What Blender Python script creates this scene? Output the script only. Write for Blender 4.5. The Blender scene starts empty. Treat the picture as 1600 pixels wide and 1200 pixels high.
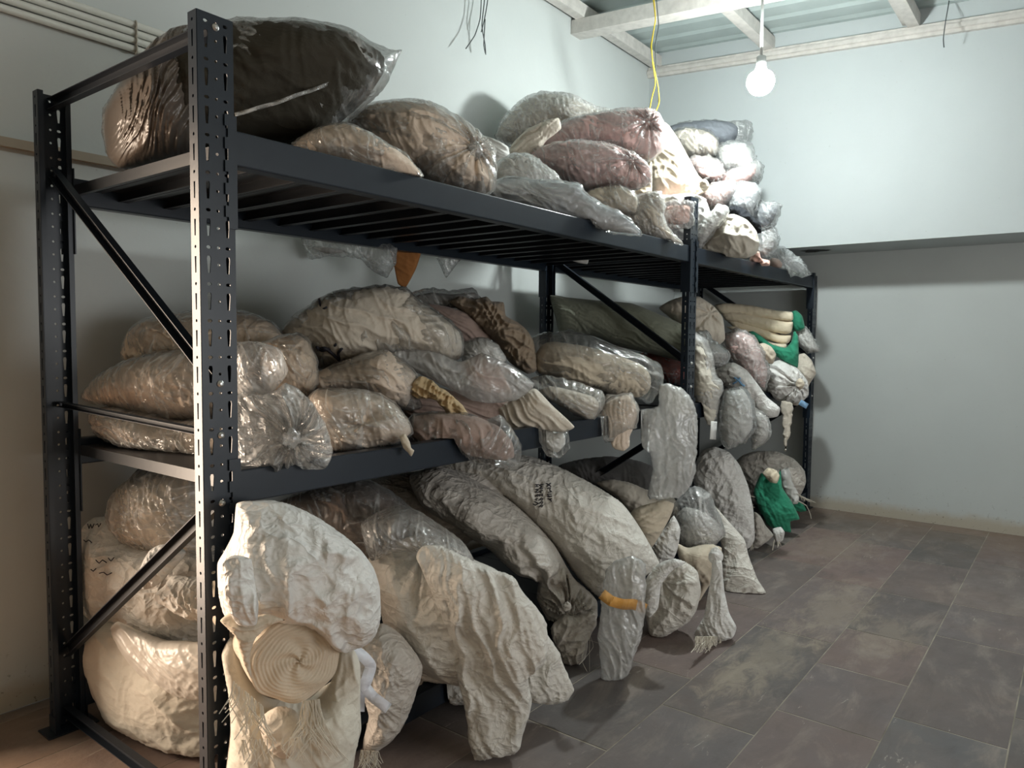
import bpy, bmesh, math, random
import numpy as np
from mathutils import Vector, Matrix, noise
from mathutils.geometry import delaunay_2d_cdt
from mathutils.bvhtree import BVHTree

S = bpy.context.scene
COL = S.collection
# ------------------------------------------------------------------ camera
CAM = np.array([-0.9136, -1.6214, 1.2558]); YAW, PITCH, ROLL, FPX = 0.6598, -0.0583, 0.0089, 1154.08
FW = np.array([math.cos(YAW)*math.cos(PITCH), math.sin(YAW)*math.cos(PITCH), math.sin(PITCH)])
_r = np.cross(FW, [0, 0, 1.0]); _r /= np.linalg.norm(_r); _u = np.cross(_r, FW)
RT = math.cos(ROLL)*_r + math.sin(ROLL)*_u
UP = -math.sin(ROLL)*_r + math.cos(ROLL)*_u
cd = bpy.data.cameras.new('camera'); cam = bpy.data.objects.new('camera', cd); COL.objects.link(cam)
cam.matrix_world = Matrix(((RT[0], UP[0], -FW[0], CAM[0]), (RT[1], UP[1], -FW[1], CAM[1]), (RT[2], UP[2], -FW[2], CAM[2]), (0, 0, 0, 1)))
cd.sensor_width = 36; cd.lens = FPX/1600*36; cd.clip_start = 0.02
S.camera = cam
# ------------------------------------------------------------------ world, view, large lights
w = bpy.data.worlds.new('world'); S.world = w; w.use_nodes = True
w.node_tree.nodes['Background'].inputs[0].default_value = (0.9, 0.95, 1, 1)
w.node_tree.nodes['Background'].inputs[1].default_value = 0.05
S.view_settings.view_transform = 'Standard'; S.view_settings.look = 'None'
S.cycles.caustics_reflective = False; S.cycles.caustics_refractive = False
S.view_settings.exposure = 0.15; S.view_settings.gamma = 1.0; S.view_settings.use_curve_mapping = False
BULB_STRENGTH, BULB_COL = 520.0, (0.93, 1.0, 0.985)
al = bpy.data.lights.new('assumed_doorway_light', 'AREA'); al.shape = 'RECTANGLE'; al.size = 0.9; al.size_y = 1.9
al.energy = 180; al.color = (1.0, 0.80, 0.62)  # assumed warm source behind an unseen doorway, inferred from highlights on the left
ao = bpy.data.objects.new('assumed_doorway_light', al); COL.objects.link(ao)
ao.location = (-1.05, 1.75, 1.0); ao.rotation_euler = (math.radians(-90), 0, 0)
wl = bpy.data.lights.new('added_soft_fill', 'AREA'); wl.shape = 'RECTANGLE'; wl.size = 2.6; wl.size_y = 1.3
wl.energy = 54; wl.color = (0.985, 0.99, 0.985)  # added for soft fill from the aisle side; its window is made up
wo = bpy.data.objects.new('added_soft_fill', wl); COL.objects.link(wo)
wo.location = (1.6, -4.42, 1.25); wo.rotation_euler = (math.radians(90), 0, 0)

# ------------------------------------------------------------------ pixel helpers (place a point of the photograph in the room)
def ray(px, py): return FW + RT*(px-800)/FPX - UP*(py-600)/FPX
def at(px, py, y):
    d = ray(px, py); return CAM + d*((y-CAM[1])/d[1])
def at_x(px, py, x):
    d = ray(px, py); return CAM + d*((x-CAM[0])/d[0])
def at_z(px, py, z):
    d = ray(px, py); return CAM + d*((z-CAM[2])/d[2])

# ------------------------------------------------------------------ object helpers
def tag(o, label=None, cat=None, group=None, kind=None):
    if label: o['label'] = label
    if cat: o['category'] = cat
    if group: o['group'] = group
    if kind: o['kind'] = kind
    return o
def empty(name, loc=(0, 0, 0)):
    o = bpy.data.objects.new(name, None); COL.objects.link(o); o.location = loc; o.empty_display_size = 0.05
    return o
def link(name, verts, faces, mat, parent=None, smooth=False):
    me = bpy.data.meshes.new(name); me.from_pydata([tuple(map(float, v)) for v in verts], [], [tuple(map(int, f)) for f in faces]); me.update()
    if smooth: me.polygons.foreach_set('use_smooth', [True]*len(me.polygons))
    o = bpy.data.objects.new(name, me); COL.objects.link(o)
    if mat: me.materials.append(mat)
    if parent:
        o.parent = parent
        o.matrix_parent_inverse = Matrix.Translation(-Vector(parent.location))
        # keep world placement: bake the offset into the mesh instead of the inverse
        o.matrix_parent_inverse = Matrix.Identity(4)
        me.transform(Matrix.Translation(-world_loc(parent)))
    return o
def world_loc(o):
    v = Vector((0, 0, 0))
    while o: v = v + Vector(o.location); o = o.parent
    return v
class MB:
    """collects verts and faces of one mesh"""
    def __init__(s): s.v, s.f = [], []
    def add(s, v, f):
        n = len(s.v); s.v += [tuple(a) for a in v]; s.f += [tuple(i+n for i in q) for q in f]; return s
    def box(s, x0, x1, y0, y1, z0, z1):
        v = [(x0,y0,z0),(x1,y0,z0),(x1,y1,z0),(x0,y1,z0),(x0,y0,z1),(x1,y0,z1),(x1,y1,z1),(x0,y1,z1)]
        return s.add(v, [(0,3,2,1),(4,5,6,7),(0,1,5,4),(1,2,6,5),(2,3,7,6),(3,0,4,7)])
    def prism(s, prof, p0, p1, up=(0, 0, 1)):
        """extrude a 2-D profile (side, up) from p0 to p1"""
        p0, p1 = np.array(p0, float), np.array(p1, float); d = p1-p0; d /= np.linalg.norm(d)
        sd = np.cross(d, up); sd /= np.linalg.norm(sd); u2 = np.cross(sd, d); n = len(prof)
        v = [p0+sd*a+u2*b for a, b in prof]+[p1+sd*a+u2*b for a, b in prof]
        return s.add(v, [(i, (i+1) % n, n+(i+1) % n, n+i) for i in range(n)]+[tuple(range(n))[::-1], tuple(range(n, 2*n))])
    def tube(s, pts, r, n=8, cap=True):
        pts = [np.array(p, float) for p in pts]; rr = r if hasattr(r, '__len__') else [r]*len(pts); rings = []
        prev = None
        for i, p in enumerate(pts):
            d = pts[min(i+1, len(pts)-1)]-pts[max(i-1, 0)]; d /= (np.linalg.norm(d)+1e-12)
            a = np.cross(d, (0, 0, 1.0)) if prev is None else prev-d*(prev@d)
            if np.linalg.norm(a) < 1e-3: a = np.cross(d, (1.0, 0, 0))
            a /= np.linalg.norm(a); prev = a; b = np.cross(d, a)
            rings.append([p+rr[i]*(math.cos(t)*a+math.sin(t)*b) for t in np.linspace(0, 2*math.pi, n, endpoint=False)])
        v = [q for rg in rings for q in rg]; f = []
        for i in range(len(pts)-1):
            for k in range(n): f.append((i*n+k, i*n+(k+1) % n, (i+1)*n+(k+1) % n, (i+1)*n+k))
        if cap: f += [tuple(range(n))[::-1], tuple(range((len(pts)-1)*n, len(pts)*n))]
        return s.add(v, f)
    def lathe(s, prof, c, axis=(0, 0, 1), n=20):
        ax = np.array(axis, float); ax /= np.linalg.norm(ax)
        a = np.cross(ax, (1.0, 0, 0)) if abs(ax[0]) < .9 else np.cross(ax, (0, 1.0, 0)); a /= np.linalg.norm(a); b = np.cross(ax, a)
        c = np.array(c, float)
        v = [c+ax*h+r*(math.cos(t)*a+math.sin(t)*b) for r, h in prof for t in np.linspace(0, 2*math.pi, n, endpoint=False)]
        f = [(i*n+k, i*n+(k+1) % n, (i+1)*n+(k+1) % n, (i+1)*n+k) for i in range(len(prof)-1) for k in range(n)]
        f += [tuple(range(n))[::-1], tuple(range((len(prof)-1)*n, len(prof)*n))]
        return s.add(v, f)
    def build(s, name, mat, parent=None, smooth=False): return link(name, s.v, s.f, mat, parent, smooth)

# ------------------------------------------------------------------ materials
class NT:
    def __init__(s, name):
        s.m = bpy.data.materials.new(name); s.m.use_nodes = True; s.t = s.m.node_tree; s.t.nodes.clear()
        s.out = s.n('ShaderNodeOutputMaterial')
    def n(s, ty, **kw):
        nd = s.t.nodes.new(ty)
        for k, v in kw.items():
            if k in nd.inputs: nd.inputs[k].default_value = v
            else: setattr(nd, k, v)
        return nd
    def l(s, a, b): s.t.links.new(a, b)
    def coord(s, scale=(1, 1, 1), rot=(0, 0, 0)):
        tc = s.n('ShaderNodeTexCoord'); mp = s.n('ShaderNodeMapping'); mp.inputs['Scale'].default_value = scale; mp.inputs['Rotation'].default_value = rot
        g = s.n('ShaderNodeNewGeometry'); s.l(g.outputs['Position'], mp.inputs['Vector']); return mp.outputs[0]
    def noise(s, vec, scale, detail=4, rough=.55, dist=0):
        nd = s.n('ShaderNodeTexNoise'); nd.inputs['Scale'].default_value = scale; nd.inputs['Detail'].default_value = detail
        nd.inputs['Roughness'].default_value = rough; nd.inputs['Distortion'].default_value = dist; s.l(vec, nd.inputs['Vector']); return nd.outputs['Fac']
    def ramp(s, fac, stops):
        r = s.n('ShaderNodeValToRGB'); e = r.color_ramp.elements
        while len(e) < len(stops): e.new(0.5)
        for i, (p, c) in enumerate(stops):
            e[i].position = p; e[i].color = (c, c, c, 1) if not hasattr(c, '__len__') else (*c, 1)
        s.l(fac, r.inputs[0]); return r.outputs[0]
    def mix(s, fac, a, b, blend='MIX'):
        m = s.n('ShaderNodeMix', data_type='RGBA', blend_type=blend)
        for sock, v in ((m.inputs[0], fac), (m.inputs[6], a), (m.inputs[7], b)):
            if hasattr(v, 'is_output'): s.l(v, sock)
            elif hasattr(v, '__len__'): sock.default_value = (*v, 1)
            else: sock.default_value = v if sock == m.inputs[0] else (v, v, v, 1)
        return m.outputs[2]
    def math(s, op, a, b=0.0):
        m = s.n('ShaderNodeMath', operation=op)
        for sock, v in ((m.inputs[0], a), (m.inputs[1], b)):
            if hasattr(v, 'is_output'): s.l(v, sock)
            else: sock.default_value = v
        return m.outputs[0]
    def bump(s, h, strength=.5, dist=.01, normal=None):
        b = s.n('ShaderNodeBump'); b.inputs['Strength'].default_value = strength; b.inputs['Distance'].default_value = dist
        s.l(h, b.inputs['Height'])
        if normal: s.l(normal, b.inputs['Normal'])
        return b.outputs[0]
    def bsdf(s, color, rough=.6, metallic=0, normal=None, spec=.5, **kw):
        p = s.n('ShaderNodeBsdfPrincipled')
        for sock, v in ((p.inputs['Base Color'], color), (p.inputs['Roughness'], rough), (p.inputs['Metallic'], metallic)):
            if hasattr(v, 'is_output'): s.l(v, sock)
            elif hasattr(v, '__len__'): sock.default_value = (*v, 1)
            else: sock.default_value = v
        p.inputs['Specular IOR Level'].default_value = spec
        for k, v in kw.items():
            k = k.replace('_', ' ')
            if hasattr(v, 'is_output'): s.l(v, p.inputs[k])
            else: p.inputs[k].default_value = v
        if normal: s.l(normal, p.inputs['Normal'])
        return p.outputs[0]
    def done(s, sh): s.l(sh, s.out.inputs[0]); return s.m

def lin(r, g, b):
    f = lambda c: (c/255/12.92 if c/255 <= .04045 else ((c/255+.055)/1.055)**2.4)
    return (f(r), f(g), f(b))

def mat_wall(name, col, dirt=True):
    t = NT(name); v = t.coord()
    c = t.mix(t.ramp(t.noise(v, 1.3, 5), [(.35, 0), (.7, 1)]), col, tuple(x*.93 for x in col))
    g = t.n('ShaderNodeNewGeometry'); sp = t.n('ShaderNodeSeparateXYZ'); t.l(g.outputs['Position'], sp.inputs[0])
    if dirt:
        h = t.math('ADD', sp.outputs[2], t.math('MULTIPLY', t.noise(v, 9, 6, .65), -.10))
        lowm = t.ramp(h, [(.0, 1), (.06, 0)])
        c = t.mix(t.math('MULTIPLY', lowm, .6), c, lin(168, 150, 120))
        sp2 = t.math('MULTIPLY', t.ramp(t.noise(v, 38, 4, .7), [(.62, 0), (.68, 1)]), t.ramp(t.math('ADD', sp.outputs[2], t.math('MULTIPLY', t.noise(v, 4), .3)), [(.18, 1), (.42, 0)]))
        c = t.mix(t.math('MULTIPLY', sp2, .8), c, lin(70, 58, 45))
    specks = t.ramp(t.noise(v, 55, 2, .5), [(.745, 0), (.76, 1)])
    c = t.mix(t.math('MULTIPLY', specks, .35), c, lin(140, 140, 130))
    nb = t.bump(t.noise(v, 14, 6, .6), .12, .01)
    return t.done(t.bsdf(c, .62, normal=nb, spec=.3))
M = {}
M['wall'] = mat_wall('white_wall_paint', (0.53, 0.565, 0.555))
M['wall_upper'] = mat_wall('white_beam_paint', (0.485, 0.525, 0.528), False)
def m_plain(name, col, rough=.5, metallic=0, spec=.5, bscale=0, bstr=.1, var=0.0, vscale=6):
    t = NT(name); v = t.coord(); c = col
    if var: c = t.mix(t.ramp(t.noise(v, vscale, 5), [(.3, 0), (.7, 1)]), col, tuple(x*(1-var) for x in col))
    nb = t.bump(t.noise(v, bscale, 4), bstr, .005) if bscale else None
    return t.done(t.bsdf(c, rough, metallic, nb, spec))
M['steel'] = m_plain('dark_powder_coated_steel', lin(23, 34, 46), .38, 0, .5, 60, .03, .15, 9)
M['steel_brace'] = m_plain('dark_brace_steel', lin(22, 29, 38), .5, 0, .3, 60, .03)
M['steel_deck'] = m_plain('dark_deck_steel', lin(27, 31, 37), .38, 0, .5, 60, .03)
M['zinc'] = m_plain('zinc_bolt', (.55, .56, .55), .35, .8)
M['trim'] = m_plain('chipped_white_steel', lin(206, 202, 196), .55, 0, .3, 30, .15, .22, 20)
M['conduit'] = m_plain('painted_conduit', lin(196, 194, 184), .5, 0, .35, 20, .05, .08)
M['pipe_tan'] = m_plain('painted_tan_conduit', lin(160, 150, 134), .5, 0, .35, 20, .05, .1)
M['roof'] = m_plain('galvanised_roof_sheet', lin(176, 188, 186), .55, .1, .5, 25, .08, .15, 4)
M['black'] = m_plain('black_void', (.012, .012, .014), .8)
M['yellow_wire'] = m_plain('yellow_insulation', lin(196, 172, 40), .45)
M['grey_wire'] = m_plain('grey_insulation', lin(70, 76, 76), .5)
M['rod'] = m_plain('lamp_rod_plastic', lin(190, 192, 190), .5)
def mat_floor():
    t = NT('slate_floor'); v = t.coord(); g = t.n('ShaderNodeNewGeometry')
    at_ = t.n('ShaderNodeAttribute', attribute_name='tone'); tone = at_.outputs['Fac']
    base = t.ramp(tone, [(0, lin(94, 91, 90)), (.3, lin(106, 98, 96)), (.5, lin(120, 104, 101)), (.7, lin(100, 99, 100)), (1, lin(122, 110, 106))])
    # cloudy slate veins, drawn out across each slab and shifted from slab to slab
    off = t.n('ShaderNodeCombineXYZ'); t.l(t.math('MULTIPLY', tone, 37.0), off.inputs[0]); t.l(t.math('MULTIPLY', tone, 11.0), off.inputs[1])
    va = t.n('ShaderNodeVectorMath', operation='ADD'); t.l(t.coord((1.0, 2.6, 1), (0, 0, .35)), va.inputs[0]); t.l(off.outputs[0], va.inputs[1])
    st = t.noise(va.outputs[0], 2.6, 9, .68, .5)
    c = t.mix(t.math('MULTIPLY', t.ramp(st, [(.52, 0), (.72, 1)]), .6), base, lin(152, 143, 134))
    c = t.mix(t.math('MULTIPLY', t.ramp(st, [(.28, 1), (.47, 0)]), .6), c, lin(78, 74, 72))
    c = t.mix(t.math('MULTIPLY', t.ramp(t.noise(v, 1.7, 5, .6), [(.45, 0), (.75, 1)]), .35), c, lin(132, 112, 100))
    # white scratches
    vb = t.n('ShaderNodeVectorMath', operation='ADD'); t.l(t.coord((2.2, 9, 1), (0, 0, -.5)), vb.inputs[0]); t.l(off.outputs[0], vb.inputs[1])
    sc = t.ramp(t.noise(vb.outputs[0], 2.4, 7, .72, .8), [(.64, 0), (.70, 1)])
    c = t.mix(t.math('MULTIPLY', sc, .8), c, lin(186, 180, 168))
    # pale ochre scuffs worn into the slabs of the aisle
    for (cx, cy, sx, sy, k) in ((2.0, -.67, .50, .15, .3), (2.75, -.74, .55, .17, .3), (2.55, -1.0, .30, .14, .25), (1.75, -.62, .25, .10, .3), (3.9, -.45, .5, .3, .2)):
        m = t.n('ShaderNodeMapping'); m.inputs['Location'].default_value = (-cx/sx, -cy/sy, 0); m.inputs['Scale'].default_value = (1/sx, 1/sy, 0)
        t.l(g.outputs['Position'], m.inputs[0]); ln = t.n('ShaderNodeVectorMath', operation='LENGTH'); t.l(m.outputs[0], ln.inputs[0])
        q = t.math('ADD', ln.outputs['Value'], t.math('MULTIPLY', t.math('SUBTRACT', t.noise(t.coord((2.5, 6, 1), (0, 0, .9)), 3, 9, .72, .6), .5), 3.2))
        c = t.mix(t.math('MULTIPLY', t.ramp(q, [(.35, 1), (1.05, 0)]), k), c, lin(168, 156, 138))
    sp = t.n('ShaderNodeSeparateXYZ'); t.l(g.outputs['Position'], sp.inputs[0])
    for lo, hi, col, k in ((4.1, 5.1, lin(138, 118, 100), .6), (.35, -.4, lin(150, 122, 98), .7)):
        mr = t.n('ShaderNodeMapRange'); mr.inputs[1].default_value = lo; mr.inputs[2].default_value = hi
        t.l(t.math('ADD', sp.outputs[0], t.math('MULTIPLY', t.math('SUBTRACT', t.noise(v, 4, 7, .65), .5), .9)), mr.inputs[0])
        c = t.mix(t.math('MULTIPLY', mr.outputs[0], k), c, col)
    c = t.mix(1.0, c, (1.13, 1.13, 1.12), 'MULTIPLY')
    h = t.math('ADD', t.noise(v, 14, 8, .62), t.math('MULTIPLY', st, .5))
    return t.done(t.bsdf(c, t.ramp(t.noise(v, 8, 5), [(.3, .5), (.7, .72)]), normal=t.bump(h, .3, .012), spec=.3))
M['floor'] = mat_floor()
M['grout'] = m_plain('grout', lin(188, 180, 164), .85, 0, .2, 40, .3, .6, 7)

# ------------------------------------------------------------------ the room
XL, XU, XF, YB, YF, ZS = -4.0, 4.42, 4.95, 1.18, -4.2, 1.925
def roof_z(y): return 3.40+.075*(y-.2)
# floor: one mesh of slabs with grout between
mb = MB(); tones = []
rows = [(-.51-.3245*k) for k in range(-6, 12)]
starts = {-.51: .48, -.8345: .70}
rnd = random.Random(4)
cuts = {0: [1.385, 2.31, 3.19, 4.1], 1: [.72, 1.60, 2.08, 2.53, 3.15, 3.87], 2: [.95, 1.80, 2.69, 3.19, 4.09], 3: [1.2, 2.05, 2.9, 3.6, 4.3]}
g = .0038
for k in range(-6, 12):
    y1 = -.51-.3245*k; y0 = y1-.3245
    y1c, y0c = min(y1, YB), max(y0, YF)
    if y1c <= y0c: continue
    xs = list(cuts.get(k, []))
    if not xs: xs = [1.0+rnd.random()*.8]
    while xs[-1] < XF: xs.append(xs[-1]+rnd.choice((.88, .9, .62, .9)))
    while xs[0] > XL: xs.insert(0, xs[0]-rnd.choice((.88, .9, .62, .9)))
    for a, b in zip(xs[:-1], xs[1:]):
        a, b = max(a, XL), min(b, XF)
        if b-a < .02: continue
        dz = rnd.uniform(-.0003, .0003)
        mb.box(a+g, b-g, y0c+g*.6, y1c-g*.6, -.03, dz); tones.append(rnd.random())
ns = len(mb.f)
mb.add([(XL, YF, -.0012), (XF, YF, -.0012), (XF, YB, -.0012), (XL, YB, -.0012)], [(0, 1, 2, 3)])
fl = mb.build('floor', M['floor']); fl.data.materials.append(M['grout']); fl.data.polygons[ns].material_index = 1
at_ = fl.data.attributes.new('tone', 'FLOAT', 'FACE')
at_.data.foreach_set('value', [tones[min(i//6, len(tones)-1)] for i in range(ns+1)])
tag(fl, kind='structure')
# back wall with an assumed doorway (out of the frame on the left, added to let warm light in)
DX0, DX1, DZ = -1.6, -.52, 2.02
b = MB(); b.box(XL, DX0, YB, YB+.14, 0, 3.7).box(DX1, XF+.1, YB, YB+.14, 0, 3.7).box(DX0, DX1, YB, YB+.14, DZ, 3.7)
tag(b.build('wall_back', M['wall']), kind='structure')
b = MB(); b.box(DX0-.06, DX0, YB-.015, YB+.15, 0, DZ+.06).box(DX1, DX1+.06, YB-.015, YB+.15, 0, DZ+.06).box(DX0, DX1, YB-.015, YB+.15, DZ, DZ+.06)
tag(b.build('trim_1', M['trim']), kind='structure')  # surround of the assumed, unseen doorway
# end wall: the lower part is recessed under a deep white beam that carries the upper part
tag(MB().box(XF, XF+.14, YF, YB, 0, ZS+.02).build('wall_right', M['wall']), kind='structure')
def mat_soffit(): return M['wall_upper']
b = MB(); b.box(XU, XF+.14, YF, YB, ZS, 3.7)
tag(b.build('wall_right_upper', M['wall_upper']), kind='structure')
tag(MB().box(XL-.14, XL, YF, YB, 0, 3.7).build('wall_left', M['wall']), kind='structure')
# unseen aisle-side wall; its window opening is added to let soft fill in
b = MB(); b.box(XL, .25, YF-.14, YF, 0, 3.7).box(2.95, XF, YF-.14, YF, 0, 3.7).box(.25, 2.95, YF-.14, YF, 0, .55).box(.25, 2.95, YF-.14, YF, 1.95, 3.7)
tag(b.build('wall_front', M['wall']), kind='structure')
# broken hole in the soffit with dark inside: a ragged dark pit
rr = random.Random(3); pts = []
for i in range(22):
    a = 2*math.pi*i/22; k = 1+rr.uniform(-.28, .2)
    pts.append((4.66+.075*k*math.cos(a)+.02*math.sin(a*2), -.055+.10*k*math.sin(a)))
v = [(x, y, ZS-.004) for x, y in pts]+[(4.66+(x-4.66)*.8, -.055+(y+.055)*.8, ZS-.0015) for x, y in pts]
tag(link('trim_2', v, [(i, (i+1) % 22, 22+(i+1) % 22, 22+i) for i in range(22)]+[tuple(range(22, 44))], M['black']), kind='structure')
# corrugated roof sheet
v, f = [], []; xs = []
x = XL
prof = [(0, 0), (.10, 0), (.125, .016), (.155, .016), (.18, 0)]
n = 0
while x < XF+.2:
    for a, h in prof: xs.append((x+a, h))
    x += .2
for (x, h) in xs:
    for y in (YF, YB+.1): v.append((x, y, roof_z(y)+.03+h))
f = [(2*i, 2*i+1, 2*i+3, 2*i+2) for i in range(len(xs)-1)]
# the ribs run along y as seen from below
tag(link('ceiling', v, f, M['roof']), kind='structure')
# roof carpentry: purlins along the room, one beam across
k = 3
def steel_c(name, p0, p1, wd, ht, num):
    b = MB(); t_ = .012
    b.prism([(-wd/2, 0), (wd/2, 0), (wd/2, ht*.42), (wd/2-t_, ht*.42), (wd/2-t_, t_+.004), (wd/2-t_, ht), (-wd/2, ht)], p0, p1)
    return tag(b.build(name, M['trim']), kind='structure')
for y in (1.12, .245, -.665, -1.57, -2.5, -3.4):
    z = roof_z(y)-.085
    b = MB(); b.box(XL, XU, y-.045, y+.02, z, z+.085).box(XL, XU, y+.024, y+.055, z+.03, z+.085)
    tag(b.build('trim_%d' % k, M['trim']), kind='structure'); k += 1
for x in (3.30, .2, -2.6):
    b = MB(); b.prism([(-.06, 0), (.06, 0), (.06, .09), (-.06, .09)], (x+.06, YB, roof_z(YB)-.175), (x+.06, YF, roof_z(YF)-.175))
    tag(b.build('trim_%d' % k, M['trim']), kind='structure'); k += 1
# chipped channel along the head of the end wall, plaster band over it
b = MB(); b.prism([(0, 0), (.03, 0), (.03, .02), (.045, .024), (.045, .05), (.03, .055), (.03, .075), (0, .075)], (XU, YF, roof_z(YF)-.155), (XU, YB, roof_z(YB)-.155))
b.v = [(2*XU-x, y, z) if x > XU else (x, y, z) for x, y, z in b.v]
tag(b.build('trim_%d' % k, M['trim']), kind='structure'); k += 1
# conduits on the back wall
for i, z in enumerate((2.305, 2.335, 2.363, 2.392)):
    c = MB().tube([(XL+.02, YB-.014, z), (1.15, YB-.014, z)], .0125, 10).build('conduit_pipe', M['conduit'], None, True)
    tag(c, ['cream painted conduit pipe, lowest of the four along the back wall', 'cream painted conduit pipe, second from the bottom of the four', 'cream painted conduit pipe, third from the bottom of the four', 'cream painted conduit pipe, topmost of the four along the back wall'][i], 'pipe', 'conduit pipes on the back wall')
    clip = MB()
    for x in (.42,):
        clip.tube([(x, YB-.014-.0145*math.cos(a), z+.0145*math.sin(a)) for a in np.linspace(-1.6, 1.6, 9)], .0035, 6)
    clip.build('clip', M['conduit'], c)
c = MB().box(XL+.02, 3.6, YB-.022, YB, 1.868, 1.898).build('cable_trunking', M['pipe_tan'])
tag(c, 'tan cable trunking along the back wall behind the near rack posts', 'trunking')
# ------------------------------------------------------------------ lamp
def emis(name, col, s):
    t = NT(name); e = t.n('ShaderNodeEmission'); e.inputs[0].default_value = (*col, 1); e.inputs[1].default_value = s; return t.done(e.outputs[0])
def lamp(x, y, z, strength, col, label):
    r = empty('pendant_lamp', (x, y, roof_z(y))); tag(r, label, 'lamp')
    MB().tube([(x, y, roof_z(y)-.0), (x+.004, y+.003, (roof_z(y)+z)/2), (x, y, z+.10)], .0075, 8).build('rod', M['rod'], r, True)
    MB().lathe([(.012, .125), (.024, .12), (.026, .07), (.03, .06), (.03, .045)], (x, y, z), n=16).build('lamp_holder', M['rod'], r, True)
    pr = [(.028, .05), (.054, .034)]+[(.07*math.cos(a), -.008+.07*math.sin(a)) for a in np.linspace(.45, -1.45, 9)]
    MB().lathe(pr, (x, y, z), n=18).build('bulb', emis('bulb_glow', col, strength), r, True)
    return r
lamp(3.0, -.215, 2.63, BULB_STRENGTH, BULB_COL, 'glowing white bulb hanging on a thin rod before the end wall')
# ------------------------------------------------------------------ the rack
HT, PW, PD, D, L1, L2 = 2.0, .089, .036, .94, 2.6496, 4.82
Z1, Z2, Z3, BH = 1.7505, .9343, .135, .083
PITCHH = .0855
def octo(cx, cy, rx, ry, n=8): return [(cx+rx*math.cos(2*math.pi*i/n+.39), cy+ry*math.sin(2*math.pi*i/n+.39)) for i in range(n)]
def plate_cell(wd, ht, holes):
    bm = bmesh.new(); ed = []
    for loop in [[(0, 0), (wd, 0), (wd, ht), (0, ht)]]+holes:
        vs = [bm.verts.new((a, c, 0)) for a, c in loop]
        ed += [bm.edges.new((vs[i], vs[(i+1) % len(vs)])) for i in range(len(vs))]
    bmesh.ops.triangle_fill(bm, use_beauty=True, edges=ed)
    bm.normal_update(); bm.verts.index_update()
    v = [tuple(x.co[:2]) for x in bm.verts]; f = [tuple(q.index for q in fc.verts) for fc in bm.faces]; bm.free()
    return v, f
def tear(cx, z0): return [(cx-.0028, z0), (cx+.0028, z0), (cx+.0052, z0+.034), (cx+.0035, z0+.040), (cx-.0035, z0+.040), (cx-.0052, z0+.034)]
WEB = plate_cell(PW, PITCHH, [tear(.021, .006), tear(.069, .006), octo(.021, .066, .0062, .0042), octo(.069, .066, .0062, .0042), octo(.045, .026, .0038, .0038), octo(.045, .066, .0038, .0038)])
FLG = plate_cell(PD, PITCHH, [[(.015, .006), (.020, .006), (.021, .044), (.014, .044)], octo(.0175, .066, .004, .004)])
rack = empty('storage_rack', (0, 0, 0))
tag(rack, 'dark blue-black slotted steel storage rack, two bays long, loaded with cloth bundles', 'storage rack')
def post(x0, front, H):
    b = MB(); n = int(math.ceil(H/PITCHH)); sy = 1 if front else -1; y0 = 0 if front else D
    for i in range(n):
        zb = H-(i+1)*PITCHH
        cl = lambda z: max(z, .0)
        b.add([(x0+a, y0, cl(zb+c)) for a, c in WEB[0]], WEB[1])
        for xx in (x0, x0+PW):
            b.add([(xx, y0+sy*a, cl(zb+c)) for a, c in FLG[0]], FLG[1])
    for xx, s in ((x0, 1), (x0+PW, -1)):
        b.add([(xx, y0+sy*PD, 0), (xx+s*.014, y0+sy*PD, 0), (xx+s*.014, y0+sy*PD, H), (xx, y0+sy*PD, H)], [(0, 1, 2, 3)])
    o = b.build('post', M['steel'], rack)
    m = o.modifiers.new('thickness', 'SOLIDIFY'); m.thickness = .0028; m.offset = 0
    # base plate bent up around the foot
    p = MB(); yb = (y0-.02, y0+PD+.03) if front else (y0-PD-.03, y0+.02)
    p.box(x0-.03, x0+PW+.03, yb[0], yb[1], .0012, .006)
    p.box(x0-.004, x0-.001, yb[0]+.02, yb[1]-.02, .006, .055).box(x0+PW+.001, x0+PW+.004, yb[0]+.02, yb[1]-.02, .006, .055)
    bp = p.build('base_plate', M['steel'], rack)
    return o
def bolt(parent, x, y, z, sy):
    MB().lathe([(.0085, 0), (.0085, .0025), (.0055, .003), (.0055, .0065), (.003, .007)], (x, y, z), (0, sy, 0), 12).build('bolt', M['zinc'], parent, True)
CH = [(-.017, .011), (-.017, -.011), (-.0145, -.011), (-.0145, .0085), (.0145, .0085), (.0145, -.011), (.017, -.011), (.017, .011)]
def brace(x, ya, za, yb, zb, k=1.0):
    d = np.array([0, yb-ya, zb-za]); up = (1, 0, 0)
    MB().prism([(p*k, q) for p, q in CH], (x, ya, za), (x, yb, zb), up).build('brace', M['steel_brace'], rack)
def frame(x0, H, top=True):
    pf, pb = post(x0, True, H), post(x0, False, H); x = x0+PW/2
    zs = [1.148, 1.025, .862]
    if top:
        brace(x, .006, H-.03, D-.006, H-.03); zs = [1.972]+zs
    brace(x, D-.015, 1.763, .012, 1.150); brace(x, D-.012, 1.045, .012, 1.025, .45); brace(x, .012, .862, D-.015, .245)
    brace(x, .006, .05, D-.006, .05)
    for z in zs: bolt(pf, x, -.0015, z, -1)
    for z in ([1.968] if top else [])+[1.763, 1.05, .25]: bolt(pb, x, D+.0015, z, 1)
frame(0, HT); frame(L1, HT); frame(L2, Z1+.012, False)
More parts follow.
